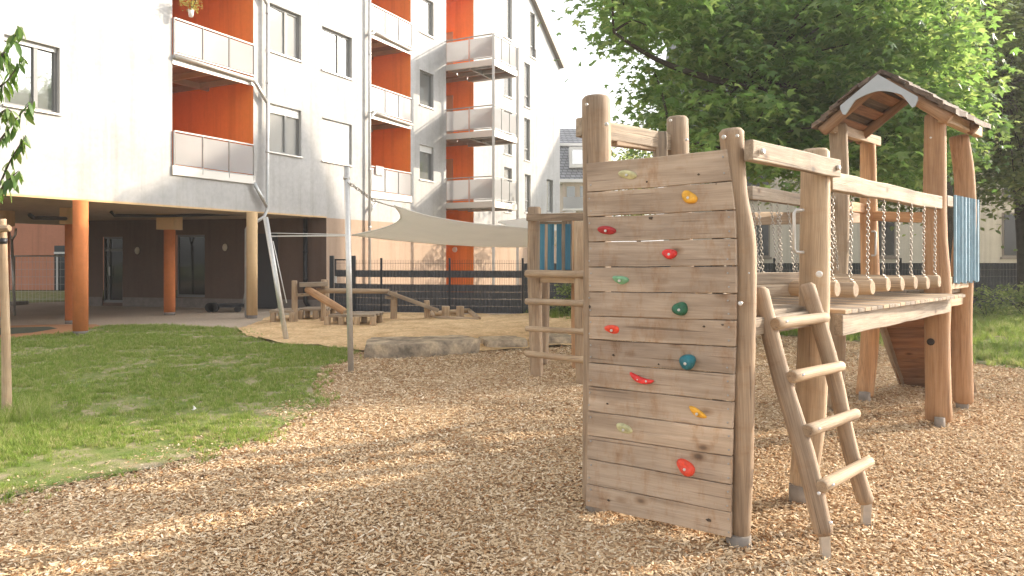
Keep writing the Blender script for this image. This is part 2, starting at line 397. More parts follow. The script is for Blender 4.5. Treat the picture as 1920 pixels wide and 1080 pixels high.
# ---------------------------------------------------------------- scatter by geometry nodes (uncountable stuff only)
def scatter(name, pts, rot, scl, idx, sources, parent=None, kind='stuff', mat=None):
    n = len(pts); me = bpy.data.meshes.new(name); me.vertices.add(n)
    me.vertices.foreach_set('co', np.asarray(pts, np.float32).ravel())
    a = me.attributes.new('rot', 'FLOAT_VECTOR', 'POINT'); a.data.foreach_set('vector', np.asarray(rot, np.float32).ravel())
    a = me.attributes.new('scl', 'FLOAT', 'POINT'); a.data.foreach_set('value', np.asarray(scl, np.float32))
    a = me.attributes.new('idx', 'INT', 'POINT'); a.data.foreach_set('value', np.asarray(idx, np.int32))
    me.update()
    o = put(name, me, parent, kind=kind)
    cl = bpy.data.collections.new(name+' sources')
    for s in sources: cl.objects.link(s)
    ng = bpy.data.node_groups.new(name+' scatter', 'GeometryNodeTree')
    ng.interface.new_socket('Geometry', in_out='INPUT', socket_type='NodeSocketGeometry')
    ng.interface.new_socket('Geometry', in_out='OUTPUT', socket_type='NodeSocketGeometry')
    gi = ng.nodes.new('NodeGroupInput'); go = ng.nodes.new('NodeGroupOutput')
    ci = ng.nodes.new('GeometryNodeCollectionInfo'); ci.inputs['Collection'].default_value = cl
    ci.inputs['Separate Children'].default_value = True; ci.inputs['Reset Children'].default_value = True
    ip = ng.nodes.new('GeometryNodeInstanceOnPoints'); ip.inputs['Pick Instance'].default_value = True
    def at(nm, ty):
        q = ng.nodes.new('GeometryNodeInputNamedAttribute'); q.data_type = ty; q.inputs['Name'].default_value = nm; return q.outputs['Attribute']
    er = ng.nodes.new('FunctionNodeEulerToRotation')
    ng.links.new(at('rot', 'FLOAT_VECTOR'), er.inputs[0])
    ng.links.new(gi.outputs[0], ip.inputs['Points']); ng.links.new(ci.outputs[0], ip.inputs['Instance'])
    ng.links.new(at('idx', 'INT'), ip.inputs['Instance Index']); ng.links.new(er.outputs[0], ip.inputs['Rotation'])
    ng.links.new(at('scl', 'FLOAT'), ip.inputs['Scale']); ng.links.new(ip.outputs[0], go.inputs[0])
    md = o.modifiers.new('scatter', 'NODES'); md.node_group = ng
    return o
def src(name, verts, faces, mat, smooth=False):
    me = bpy.data.meshes.new(name); me.from_pydata(verts, [], faces); me.materials.append(mat)
    if smooth: me.polygons.foreach_set('use_smooth', [True]*len(me.polygons))
    me.update(); return bpy.data.objects.new(name, me)
def chip_src(k):
    r = random.Random(100+k); L = r.uniform(.015,.030); W = r.uniform(.007,.0125); T = r.uniform(.002,.004)
    ring = [(-L, r.uniform(-.4,.4)*W), (-L*r.uniform(.5,.9), W*r.uniform(.6,1)), (L*r.uniform(.3,.8), W*r.uniform(.7,1.1)), (L, r.uniform(-.5,.5)*W), (L*r.uniform(.5,.9), -W*r.uniform(.6,1)), (-L*r.uniform(.3,.8), -W*r.uniform(.7,1.1))]
    b = r.uniform(-.1,.18)
    v = [(x, y, b*x*x/L) for x, y in ring]+[(x*.93, y*.85, T+b*x*x/L) for x, y in ring]
    f = [(5,4,3,2,1,0),(6,7,8,9,10,11)]+[(i,(i+1)%6,(i+1)%6+6,i+6) for i in range(6)]
    return src('chip', v, f, M_CHIP)
def tuft_src(k, hgt=.05, n=12, spread=.025):
    r = random.Random(200+k); v = []; f = []
    for i in range(n):
        a = r.uniform(0, 6.28); d = r.uniform(0, spread); x, y = d*math.cos(a), d*math.sin(a); h = hgt*r.uniform(.5,1.25)
        la = r.uniform(0, 6.28); ln = h*r.uniform(.15,.8); w = r.uniform(.0014,.0026); wa = la+1.57
        wx, wy = w*math.cos(wa), w*math.sin(wa); lx, ly = ln*math.cos(la), ln*math.sin(la); j = len(v)
        v += [(x-wx,y-wy,0),(x+wx,y+wy,0),(x+lx*.35+wx*.8,y+ly*.35+wy*.8,h*.6),(x+lx*.35-wx*.8,y+ly*.35-wy*.8,h*.6),(x+lx,y+ly,h)]
        f += [(j,j+1,j+2,j+3),(j+3,j+2,j+4)]
    return src('tuft', v, f, M_GRASS)
def maple_src(mat, k):
    r = random.Random(300+k); out = []
    for i in range(11):
        a = -math.pi/2+2*math.pi*(i+.5)/11
        rr = (1.0 if i % 2 == 0 else .52)*(1.15 if i in (4,6) else 1)*r.uniform(.9,1.1)
        if i in (0,10): rr = .35
        out.append((math.cos(a)*rr*.5, math.sin(a)*rr*.5+.12, -.12*rr*rr+r.uniform(-.04,.04)))
    v = [(0,0,.03)]+out; f = [(0,1+i,1+(i+1)%11) for i in range(11)]
    return src('leaf', v, f, mat)
def oval_src(mat, k, lw=.55):
    r = random.Random(400+k); v = [(0,-.5,0),(lw*.42,-.15,.05),(lw*.36,.2,.04),(0,.55,-.08),(-lw*.36,.2,.04),(-lw*.42,-.15,.05),(0,0,0)]
    f = [(6,0,1),(6,1,2),(6,2,3),(6,3,4),(6,4,5),(6,5,0)]
    return src('leaf', v, f, mat)
# ---------------------------------------------------------------- ground
terr = MB(); terr.quad((-160,-60,-.006),(160,-60,-.006),(160,260,-.006),(-160,260,-.006)); terr.build('ground', M_TERR, kind='structure')
def px2poly(l): return [(G(a, b).x, G(a, b).y) for a, b in l]
LAWN = px2poly([(-300,985),(0,940),(100,917),(200,896),(290,882),(380,852),(470,828),(540,795),(596,765),(580,722),(600,692),(652,668),(650,657),(520,646),(468,634),(450,619),(300,611),(190,614),(150,625),(60,634),(-300,650)])
SAND = px2poly([(445,620),(470,610),(505,598),(620,590),(700,588),(985,592),(1150,600),(1160,640),(1080,650),(1000,655),(905,660),(680,662),(650,656),(520,645),(466,633)])
RLAWN = px2poly([(990,590),(1040,598),(1100,605),(1300,618),(1500,632),(1640,644),(1740,662),(1830,682),(1920,694),(2400,730),(2400,566),(1900,572),(1400,576),(1000,581)])
PAVE = [(-24,9)]+px2poly([(-300,645),(60,632),(150,623),(190,612),(300,609.5),(450,617),(472,608),(505,597),(620,589),(700,587),(985,590.5),(1002,580)])+[(1.5,31),(3,36),(-6,36),(-18,24.2),(-30,24.2)]
bed = MB(); bed.quad((-30,-3,0),(34,-3,0),(34,26,0),(-30,26,0)); bed.build('wood_chip_ground', M_BED, kind='structure')
sheet('lawn', LAWN, .004, M_SOIL, .3, .06, lambda x, y: .012+.012*noise.noise(Vector((x*.6, y*.6, 0))))
def sandz(x, y): return .012+.05*(.5+noise.noise(Vector((x*.9, y*.9, 3))))*1.0+.03*noise.noise(Vector((x*3, y*3, 1)))
sheet('sand_pit', SAND, .006, M_SAND, .16, .03, sandz)
sheet('back_lawn', RLAWN, .004, M_SOIL, .6, .08, lambda x, y: .01)
sheet('paving', PAVE, .006, M_PAVE, 1.5, 0)
RUB = px2poly([(-200,652),(0,641),(60,634),(150,625),(193,613),(180,609),(100,609.5),(0,612),(-200,615)])
RUBI = px2poly([(-200,640),(0,629),(60,625),(108,617),(92,613.5),(0,616),(-200,620)])
sheet('rubber_path', RUB, .012, M_RUBB, .5, 0)
sheet('rubber_inlay', RUBI, .016, M_RUBG, .5, 0)
back_grass_poly = [(-30,24.3),(-17.9,24.3),(-10,33.9),(-30,34)]
sheet('passage_lawn', back_grass_poly, .008, M_SOIL, 1., 0)
# chips
def scatter_chips():
    n = 1250000
    Y = rng.uniform(2.4, 19, n); X = rng.uniform(-1, 1, n)*(.92*Y+.8)
    dens = np.clip(4300*np.exp(-(np.maximum(Y, 5.5)-5.5)/4.0), 200, 4300); full = 2*(.92*Y+.8)*(19-2.4)/n
    keep = rng.uniform(0, 1, n) < dens*full
    X = X[keep]; Y = Y[keep]
    jx = X+rng.normal(0, .16, X.size); jy = Y+rng.normal(0, .16, Y.size)
    bad = inpoly(jx, jy, LAWN) | inpoly(X+rng.normal(0,.04,X.size), Y+rng.normal(0,.04,Y.size), SAND) | inpoly(X, Y, PAVE) | inpoly(jx, jy, RLAWN) | inpoly(X, Y, RUB)
    edge = ~inpoly(X+.4, Y-.3, LAWN); stray = rng.uniform(0,1,X.size) < np.where(edge, .65, .02)
    bad &= ~(stray & inpoly(jx, jy, LAWN))
    X = X[~bad]; Y = Y[~bad]; m = X.size
    Z = np.abs(rng.normal(0, .009, m))+.001+.012*np.sin(X*2.1+np.sin(Y*1.7))*np.sin(Y*2.6)
    Z = np.maximum(Z, .001)
    rot = np.stack([rng.normal(0,.32,m), rng.normal(0,.32,m), rng.uniform(0,6.28,m)], 1)
    scl = rng.uniform(.32,1.08,m)*np.clip(.84+(Y-5)*.05, .84, 1.6)
    o = scatter('wood_chips', np.stack([X,Y,Z],1), rot, scl, rng.integers(0,6,m), [chip_src(k) for k in range(6)])
    tag(o, 'loose tan wood chips covering the playground floor', 'wood chips')
    return m
print('chips', scatter_chips())
def grass(name, poly, xr, yr, dens, hs, label, scale=(.6,1.3), jit=.15, patch=.0, seed=0):
    area = (xr[1]-xr[0])*(yr[1]-yr[0]); n = int(area*dens)
    X = rng.uniform(*xr, n); Y = rng.uniform(*yr, n)
    fall = np.clip(7.5/np.maximum(Y,1), .25, 1); k = rng.uniform(0,1,n) < fall**.8; X = X[k]; Y = Y[k]
    k = inpoly(X+rng.normal(0,jit,X.size), Y+rng.normal(0,jit,Y.size), poly); X = X[k]; Y = Y[k]
    if name == 'lawn_grass':
        edge = ~inpoly(X+.55, Y-.35, poly)|~inpoly(X+.2, Y-.5, poly); k = ~edge|(rng.uniform(0,1,X.size) < .8); X = X[k]; Y = Y[k]
    nz = np.array([noise.noise(Vector((a*.8+seed, b*1.0, 0)))+.8*noise.noise(Vector((a*3.1, b*3.1, 5)))+.5*noise.noise(Vector((a*8, b*8, 9))) for a, b in zip(X, Y)])
    k = rng.uniform(0,1,X.size) < np.clip(.8+nz*1.9-patch, .16, 1); X = X[k]; Y = Y[k]; nz = nz[k]; m = X.size
    rot = np.stack([rng.normal(0,.12,m), rng.normal(0,.12,m), rng.uniform(0,6.28,m)], 1)
    scl = rng.uniform(*scale, m)*(1+.5*np.clip(nz,-.6,.8))*np.clip(.8+Y*.03, 1, 1.5)
    o = scatter(name, np.stack([X,Y,np.full(m,.008)],1), rot, scl, rng.integers(0,4,m), [tuft_src(seed+k, hs) for k in range(4)])
    return tag(o, label, 'grass')
grass('lawn_grass', LAWN, (-15,-2), (4.0,18), 1250, .038, 'short patchy green grass of the lawn on the left')
grass('back_lawn_grass', RLAWN, (0,19), (9,26), 420, .07, 'shaded green grass behind the play tower up to the dark fence', (.9,1.8), seed=10)
# ---------------------------------------------------------------- apartment building
FA, FB = -16.74, .5
U = Vector((.4472, .8944, 0)); NV = Vector((.8944, -.4472, 0))
def FY(px): return FA/((px-960)/F-FB)
def FP(Y, z, out=0): return Vector((FA+FB*Y, Y, z))+NV*out
bld = thing('apartment_building', 'white rendered apartment building with orange loggias, steel balconies and open columned ground floor', 'building', FP(19, 0, 0))
def fbox(mb, Y0, Y1, z0, z1, o0, o1, m=0):
    mb.hexa([FP(Y0,z0,o1),FP(Y1,z0,o1),FP(Y1,z0,o0),FP(Y0,z0,o0),FP(Y0,z1,o1),FP(Y1,z1,o1),FP(Y1,z1,o0),FP(Y0,z1,o0)], m)
YC = FY(612)
wins = []   # (Y0,Y1,z0,z1,type)
wins.append((FY(8), FY(112), 4.57, 5.93, 'tree'))
wins += [(FY(500), FY(565), 7.35, 8.69, 'bright2'), (FY(500), FY(565), 4.55, 5.9, 'blind2'), (FY(604), FY(660), 7.32, 8.65, 'bright2'), (FY(604), FY(660), 4.55, 5.86, 'shut'),
         (FY(500), FY(565), 10.05, 11.4, 'bright2'), (FY(604), FY(660), 10.02, 11.35, 'bright2')]
wins += [(FY(787), FY(813), 4.48, 5.78, 'half'), (FY(787), FY(813), 7.25, 8.55, 'dark2'), (FY(787), FY(813), 9.95, 11.3, 'bright')]
for s in (3.65, 6.3, 8.95, 11.6): wins.append((FY(945), FY(960), s, s+2.05, 'bright'))
wins += [(FY(994), FY(1005), 11.4, 13.6, 'bright'), (FY(983), FY(994), 8.84, 10.97, 'bright'), (FY(983), FY(994), 6.26, 8.3, 'bright'), (FY(984), FY(995), 3.75, 5.6, 'bright'), (FY(1025), FY(1037), 3.9, 5.6, 'bright')]
LOG = [(FY(323), FY(475), 3.62, 12.45), (FY(693), FY(770), 3.66, 12.45), (FY(836.5), FY(888), 0, 12.45)]
YE = 38.6; YG = 35.75
def wall_cells(mb, Y0, Y1, z0, z1, holes, m=0):
    ys = sorted({Y0, Y1}|{h[i] for h in holes for i in (0,1) if Y0 < h[i] < Y1}); zs = sorted({z0, z1}|{h[i] for h in holes for i in (2,3) if z0 < h[i] < z1})
    for a, b in zip(ys, ys[1:]):
        for c, d in zip(zs, zs[1:]):
            my, mz = (a+b)/2, (c+d)/2
            if any(h[0] < my < h[1] and h[2] < mz < h[3] for h in holes): continue
            mb.quad(FP(a,c), FP(b,c), FP(b,d), FP(a,d), m)
mb = MB(); holes = [w[:4] for w in wins]+LOG
wall_cells(mb, 8.0, YG, 2.82, 13.9, holes)
wall_cells(mb, YG, YE, 2.82, 11.9, holes)
mb.quad(FP(YG,11.9), FP(YE,11.9), FP(YE,11.92), FP(YG,13.9))
mb.quad(FP(8,13.9), FP(YG,13.9), FP(YG,14.3), FP(8,14.3))
D = -12.5
for w in wins:   # reveals
    a, b, c, d = w[:4]; r = -.2
    mb.quad(FP(b,c),FP(b,c,r),FP(b,d,r),FP(b,d)); mb.quad(FP(a,c),FP(a,d),FP(a,d,r),FP(a,c,r)); mb.quad(FP(a,d),FP(b,d),FP(b,d,r),FP(a,d,r)); mb.quad(FP(a,c),FP(a,c,r),FP(b,c,r),FP(b,c))
# ends, back and lower lip of the upper storeys
mb.quad(FP(YE,0),FP(YE,0,D),FP(YE,11.9,D),FP(YE,11.9)); mb.quad(FP(8,2.82),FP(8,14.3),FP(8,14.3,D),FP(8,2.82,D))
mb.quad(FP(8,2.82,D),FP(8,14.3,D),FP(YE,14.3,D),FP(YE,2.82,D))
# the walls beneath 2.82 on the far stretch are white too beyond the loggia
mb.build('facade', M_WHITE, bld)
# ground floor wall
mb = MB(); wall_cells(mb, YC, YE, 0, 2.82, LOG); mb.quad(FP(YC,0), FP(YC,2.82), FP(YC,2.82,-.05), FP(YC,0,-.05))
mb.build('ground_floor_wall', M_TAN, bld)
mb = MB(); fbox(mb, YC, FY(836), 0, .25, 0, .02); mb.build('plinth', M_PLINTH, bld)
# soffit over passage
mb = MB(); mb.quad(FP(8,2.82), FP(8,2.82,D), FP(YC,2.82,D), FP(YC,2.82)); mb.build('soffit', M_SOFFIT, bld)
mb = MB(); fbox(mb, 8, YC, 2.815, 2.86, -.01, .012); mb.build('drip_edge', M_OCHRE, bld)
# brown back wall of the passage, doors, windows
Q1 = Vector((-14.0, 23.9, 0)); Q2 = Vector((FP(YC, 0).x, FP(YC, 0).y, 0)); QD = (Q2-Q1).normalized(); QN = Vector((QD.y, -QD.x, 0))
def QP(px, z, out=0):
    k = (px-960)/F   # intersection with the wall line
    t = (k*Q1.y-Q1.x)/(QD.x-k*QD.y); p = Q1+QD*t+QN*out; return Vector((p.x, p.y, z))
def QZ(px, py): return ZZ(py, QP(px, 0).y)
def qbox(mb, pa, pb, z0, z1, o0, o1, m=0):
    mb.hexa([QP(pa,z0,o1),QP(pb,z0,o1),QP(pb,z0,o0),QP(pa,z0,o0),QP(pa,z1,o1),QP(pb,z1,o1),QP(pb,z1,o0),QP(pa,z1,o0)], m)
mb = MB()
qh = [(193,230,.12,2.28),(331,384,.33,2.33)]
pxs = sorted({164,612,193,230,331,384}); zs = sorted({0,2.82,.12,2.28,.33,2.33})
for a, b in zip(pxs, pxs[1:]):
    for c, d in zip(zs, zs[1:]):
        if any(h[0] <= a < h[1] and h[2] <= c < h[3] for h in qh): continue
        mb.quad(QP(a,c),QP(b,c),QP(b,d),QP(a,d))
mb.quad(QP(164,0), QP(164,2.82), QP(164,2.82)+Vector((-4,8,0)), QP(164,0)+Vector((-4,8,0)))
mb.build('passage_wall', M_BROWN, bld)
mb = MB(); qbox(mb, 164.5, 192, 0, .3, 0, .03); qbox(mb, 231, 611, 0, .3, 0, .03); mb.build('passage_plinth', M_PLINTH, bld)
def qwin(pa, pb, z0, z1, cols, name, mat, transom=None):
    fr = MB(); t = 1.6
    qbox(fr, pa, pa+t, z0, z1, -.12, -.04); qbox(fr, pb-t, pb, z0, z1, -.12, -.04); qbox(fr, pa+t, pb-t, z0, z0+.08, -.12, -.04); qbox(fr, pa+t, pb-t, z1-.07, z1, -.12, -.04)
    if transom: qbox(fr, pa+t, pb-t, transom-.04, transom+.04, -.12, -.04)
    for c in cols: qbox(fr, c-.8, c+.8, z0+.08, z1-.07, -.12, -.035)
    o = fr.build(name, M_WFRAME, bld); p = MB(); qbox(p, pa+.5, pb-.5, z0+.02, z1-.02, -.10, -.085); p.build('pane', mat, o); return o
dd = qwin(193, 230, .12, 2.28, [203], 'glass_door', M_PANEK, 1.85)
h_ = MB(); qbox(h_, 205, 206, 1.0, 1.3, -.03, .02); h_.build('handle', M_STEEL, dd)
qwin(331, 384, .33, 2.33, [], 'window', M_PANEK)
for px, py in ((260,470),(424,464)):
    c = QP(px, QZ(px,py), .06); lm = MB()
    prof = []
    for k in range(7):
        th = math.pi/2*k/6; prof.append((math.cos(th), math.sin(th)))
    for k in range(6):
        for j in range(12):
            a0, a1 = 2*math.pi*j/12, 2*math.pi*(j+1)/12
            def q(th, pr): return c+QD*(.085*math.cos(th)*pr[0])+Vector((0,0,.12*math.sin(th)*pr[0]))+QN*(.07*pr[1])
            lm.quad(q(a0,prof[k]),q(a1,prof[k]),q(a1,prof[k+1]),q(a0,prof[k+1]))
    lm.build('wall_lamp', plain('lamp opal', (.62,.56,.45), .4), bld)
sg = MB(); qbox(sg, 495.5, 503.5, QZ(500,498), QZ(500,484), .0, .02); so = sg.build('notice_plate', plain('ochre plate', (.55,.40,.22), .5), bld)
sg = MB(); qbox(sg, 497, 499, QZ(500,495), QZ(500,487), .021, .024); qbox(sg, 500.5, 502, QZ(500,492), QZ(500,488), .021, .024); sg.build('pictogram', M_BLACK, so)
dr = MB(); qbox(dr, 484, 521, .0, 2.35, .0, .05); dr.build('dark_door', plain('dark door', (.05,.05,.055), .5), bld)
bp = MB(); x = QP(576, 0, .12); bp.tube([x+Vector((.15,0,.0)), x+Vector((0,0,.25)), x+Vector((0,0,2.8))], .065, 10)
for z in (.9,1.75,2.4): bp.tube([x+Vector((0,0,z)), x+Vector((0,0,z+.05))], .078, 10)
bp.build('drain_pipe', M_BLACK, bld)
# service pipes under the soffit
bp = MB(); bp.tube([P(56,403,15.5), P(62,408,15.7), P(126,410,17.5)], .045, 8); bp.tube([P(208,397,18.5), P(214,404,18.6), P(300,405,19.2), P(458,401,20.6)], .04, 8)
bp.build('soffit_pipe', M_BLACK, bld)
# columns
def column(px, base, top_z, r, mat, cap=None, Y=None):
    p = G(px, base); n = 20; mb = MB(); p = p if Y is None else Vector((GX(px, Y), Y, 0))
    mb.tube([p+Vector((0,0,.09)), p+Vector((0,0,top_z if not cap else cap[0]))], r, n)
    o = mb.build('column', mat, bld)
    b = MB(); b.tube([p, p+Vector((0,0,.09))], r*.97, n); b.build('column_base', M_PLINTH, o)
    if cap:
        c = MB(); c.box(p.x-cap[1], p.x+cap[1], p.y-cap[1], p.y+cap[1], cap[0], 2.815); c.build('capital', M_OCHRE, o)
column(151, 628, 2.81, .145, M_COLOR); column(134, 607, 2.81, .14, M_COLOR, (2.42,.18)); column(318, 591, 2.81, .15, M_COLOR, (2.38,.25)); column(472.5, 597, 2.81, .14, M_OCHRE)
column(-60, 625, 2.81, .145, M_COLOR); column(6, 600, 2.81, .14, M_COLOR, (2.42,.18))
# windows
def fwin(Y0, Y1, z0, z1, ty):
    fr = MB(); L = (Y1-Y0)*1.118; t = .06/1.118; o0, o1 = -.17, -.10
    fbox(fr, Y0+.002, Y0+t, z0, z1-.002, o0, o1); fbox(fr, Y1-t, Y1-.002, z0, z1-.002, o0, o1); fbox(fr, Y0+t, Y1-t, z0, z0+.07, o0, o1); fbox(fr, Y0+t, Y1-t, z1-.07, z1-.002, o0, o1)
    if L > 1: ym = Y0+(Y1-Y0)*.6; fbox(fr, ym-.035, ym+.035, z0+.07, z1-.07, o0, o1+.01)
    elif L < .75 : fbox(fr, Y0+t, Y1-t, z0+.55, z0+.61, o0, o1)
    f = fr.build('window', M_WFRAME, bld)
    pm = {'dark2': M_PANED, 'half': M_PANED, 'tree': M_PANED, 'blind2': M_PANE}.get(ty, M_PANE)
    p = MB(); fbox(p, Y0+.02, Y1-.02, z0+.02, z1-.02, -.15, -.14); p.build('pane', pm, f)
    s = MB(); fbox(s, Y0-.03, Y1+.03, z0-.035, z0+.004, -.1, .05); s.build('sill', M_SILL, f)
    if ty in ('shut',):
        b = MB(); n = 22
        for k in range(n): fbox(b, Y0+.02, Y1-.02, z0+.01+(z1-z0-.02)*k/n, z0+.005+(z1-z0-.02)*(k+1)/n, -.10, -.075)
        b.build('roller_shutter', M_BLIND, f)
    elif ty in ('half', 'blind2', 'tree'):
        b = MB(); n = 3 if ty != 'tree' else 1; hh = .24 if ty != 'tree' else .1
        for k in range(n): fbox(b, Y0+.02, Y1-.02, z1-hh+hh*k/n+.003, z1-hh+hh*(k+1)/n, -.10, -.075)
        b.build('roller_shutter', M_BLIND if ty != 'tree' else M_GREYM, f)
    return f
for w in wins: fwin(*w)
# loggias
FL = [3.78, 6.48, 9.18, 11.88]
def rail(par, pts, z, n_list, h=.86, posts=True):
    """glazed railing along corner points pts (world xy), floor z"""
    fr = MB(); pans = []
    for (a, b), n in zip(zip(pts, pts[1:]), n_list):
        a = Vector((a.x, a.y, 0)); b = Vector((b.x, b.y, 0))
        fr.bar(a+Vector((0,0,z+h)), b+Vector((0,0,z+h)), .05, .035); fr.bar(a+Vector((0,0,z+.03)), b+Vector((0,0,z+.03)), .04, .03)
        for k in range(n+1):
            q = a+(b-a)*k/n
            fr.bar(q+Vector((0,0,z-.1)), q+Vector((0,0,z+h)), .035, .035)
        for k in range(n):
            pans.append((a+(b-a)*(k+.5)/n, (b-a)/n))
    f = fr.build('railing', M_GREYM, par)
    for c, d in pans:
        e = MB(); dn = d.normalized(); e.obox(c+Vector((0,0,z+.44)), dn*(d.length/2-.035), Vector((-dn.y, dn.x, 0))*.004, Vector((0,0,.375)))
        e.build('glass_panel', M_PANEL, par)
def deck(Y0, Y1, z, o0, o1, fascia, name='balcony'):
    mb = MB(); n = max(3, int((o1-o0)/.16)); 
    for k in range(n): fbox(mb, Y0+.01, Y1-.01, z-.05, z-.01, o0+(o1-o0)*k/n+.012, o0+(o1-o0)*(k+1)/n)
    o = mb.build(name, W_SOFF, bld)
    j = MB()
    for t in (.12,.5,.88): fbox(j, Y0+(Y1-Y0)*t-.035, Y0+(Y1-Y0)*t+.035, z-.2, z-.055, o0, o1-.06)
    fbox(j, Y0+.01, Y1-.01, z-.21, z-.055, (o0+o1)/2-.04, (o0+o1)/2+.04)
    j.build('joist', M_GREYM, o)
    return o
for li, (Y0, Y1, z0, z1) in enumerate(LOG):
    mb = MB(); dp = -3.4
    mb.quad(FP(Y1,z0),FP(Y1,z0,dp),FP(Y1,z1,dp),FP(Y1,z1)); mb.quad(FP(Y0,z0),FP(Y0,z1),FP(Y0,z1,dp),FP(Y0,z0,dp)); mb.quad(FP(Y0,z0,dp),FP(Y0,z1,dp),FP(Y1,z1,dp),FP(Y1,z0,dp))
    mb.quad(FP(Y0,z1),FP(Y1,z1),FP(Y1,z1,dp),FP(Y0,z1,dp))
    mb.build('loggia_wall', M_ORANGE, bld)
    if li < 2:
        for k, z in enumerate(FL[:4]):
            b = deck(Y0, Y1, z, dp, -.02, True)
            f = MB()
            if k == 0: fbox(f, Y0-.02, Y1+.02, z-.19, z+.03, -.0, .05)
            else:
                fbox(f, Y0+.0, Y1-.0, z-.24, z-.02, -.05, .02)
                f.tube([FP(Y0+.03,z-.06,.09), FP(Y1-.03,z-.1,.09)], .05, 10)
            f.build('fascia', M_SILL if k else M_SILL, b)
            rail(b, [FP(Y0+.02,0,.035), FP(Y1-.02,0,.035)], z, [3])
    else:
        for k, z in enumerate(FL[:3]):
            b = deck(Y0, Y0+1.85, z-.1, -.05, 2.1, True)
            f = MB()
            fbox(f, Y0-.03, Y0+.03, z-.28, z-.05, 0, 2.12); fbox(f, Y0+1.82, Y0+1.88, z-.28, z-.05, 0, 2.12); fbox(f, Y0+.03, Y0+1.82, z-.28, z-.05, 2.06, 2.12)
            f.build('fascia', M_SILL, b)
            rail(b, [FP(Y0,0,.0), FP(Y0,0,2.08), FP(Y0+1.85,0,2.08)], z, [2,3], .9)
            b2 = deck(Y0, Y1, z, dp, -.08, True)
        for dY in (0, 1.85):
            q = MB(); p = FP(Y0+dY, 0, 2.1); q.bar(p, Vector((p.x,p.y,FL[2]+.9)), .1, .1); q.build('balcony_post', M_SILL, bld)
        for z in FL[:3]:    # recessed door leaf in the orange side wall
            q = MB(); q.hexa([FP(Y1-.03,z,-1.0),FP(Y1-.001,z,-1.0),FP(Y1-.001,z,-2.2),FP(Y1-.03,z,-2.2),FP(Y1-.03,z+2.0,-1.0),FP(Y1-.001,z+2.0,-1.0),FP(Y1-.001,z+2.0,-2.2),FP(Y1-.03,z+2.0,-2.2)])
            q.build('loggia_door', plain('beige door', (.45,.33,.24), .6), bld)
        lm = MB(); c = P(853,468,FP(Y1,0,-.8).y-.1); lm.tube([c, c+Vector((-.04,-.08,0))], [.12,.09], 12); lm.build('wall_lamp', M_WHITEP, bld)
# roof edge pieces
mb = MB(); mb.bar(FP(YG-1.2,14.9,.1), FP(YE+.1,11.75,.1), .24, .2); mb.build('rake_board', plain('bronze trim', (.24,.20,.16), .6), bld)
mb = MB(); fbox(mb, FY(836), FY(888), 12.45, 12.6, -.02, .25); mb.build('loggia_eave', M_WFRAME, bld)
mb = MB(); mb.quad(FP(YG-1.2,14.95,.2), FP(YE+.1,11.85,.2), FP(YE+.1,11.85,D), FP(YG-1.2,14.95,D)); mb.quad(FP(8,14.3,.2),FP(YG-.4,14.3,.2),FP(YG-.4,14.9,D),FP(8,14.9,D)); mb.build('roof', M_SLATE, bld)
# downpipes
def dpipe(pts, name='downpipe'):
    mb = MB(); mb.tube(pts, .048, 10)
    for k in range(len(pts)-1):
        a, b = Vector(pts[k]), Vector(pts[k+1]); L = (b-a).length
        if L > 3:
            for i in range(1, int(L/1.9)+1):
                c = a+(b-a)*min(.98, i*1.9/L); d = (b-a).normalized(); mb.tube([c-d*.03, c+d*.03], .058, 10)
    return mb.build(name, M_ZINC, bld)
Yp = FY(495); dpipe([FP(Yp,14,.13), FP(Yp,2.95,.13), FP(Yp-.08,2.72,.1), P(466,424,19.35), P(462,430,19.4), P(462,596,19.35)])
Yp2 = FY(687); dpipe([FP(Yp2,14,.13), FP(Yp2,.1,.13)])
for z in FL[1:3]: dpipe([FP(FY(470),z-.12,.09), FP(FY(470)+.08,z-.2,.12), FP(Yp-.03,z-.62,.13)], 'branch_pipe')
dpipe([FP(FY(472),FL[0]-.17,.09), FP(Yp-.03,FL[0]-.78,.13)], 'branch_pipe')
for z in FL[1:3]: dpipe([FP(FY(699),z-.02,.11), FP(Yp2+.02,z-.25,.13)], 'branch_pipe')
dpipe([FP(FY(700),FL[0]-.35,.11), FP(Yp2+.02,FL[0]-.65,.13)], 'branch_pipe')
# things on the balconies
pl = thing('potted_plant', 'small yellow green potted plant on the top rail of the upper left loggia', 'potted plant', P(358,34,17.35))
c0 = P(358,30,17.3); mb = MB(); mb.tube([c0+Vector((0,0,-.02)), c0+Vector((0,0,.15))], [.05,.07], 12); mb.build('pot', M_WHITEP, pl)
mb = MB()
for k in range(150):
    d = Vector((random.gauss(0,1), random.gauss(0,1), random.gauss(.25,.8))).normalized()*random.uniform(.05,.26); c = c0+Vector((0,0,.26))+Vector((d.x*1.1,d.y,d.z*.75))
    a = Vector((random.gauss(0,1),random.gauss(0,1),random.gauss(0,.6))).normalized()*.035; b = a.cross(Vector((random.random(),random.random(),1))).normalized()*.016
    mb.quad(c-a, c-b, c+a, c+b)
mb.build('foliage', translucent('yellow leaves', (.42,.38,.10), (.5,.45,.1), .4), pl, kind='stuff')
mb = MB()
for k in range(5):
    e = Vector((random.gauss(0,.1), random.gauss(0,.1), .35)); mb.tube([c0+Vector((0,0,.12)), c0+Vector((0,0,.1))+e], .006, 5)
mb.build('stem', M_BARK, pl)
q0, q1 = FP(FY(701), FL[0]+.9, .075), FP(FY(716), FL[0]+.9, .075); mb = MB()
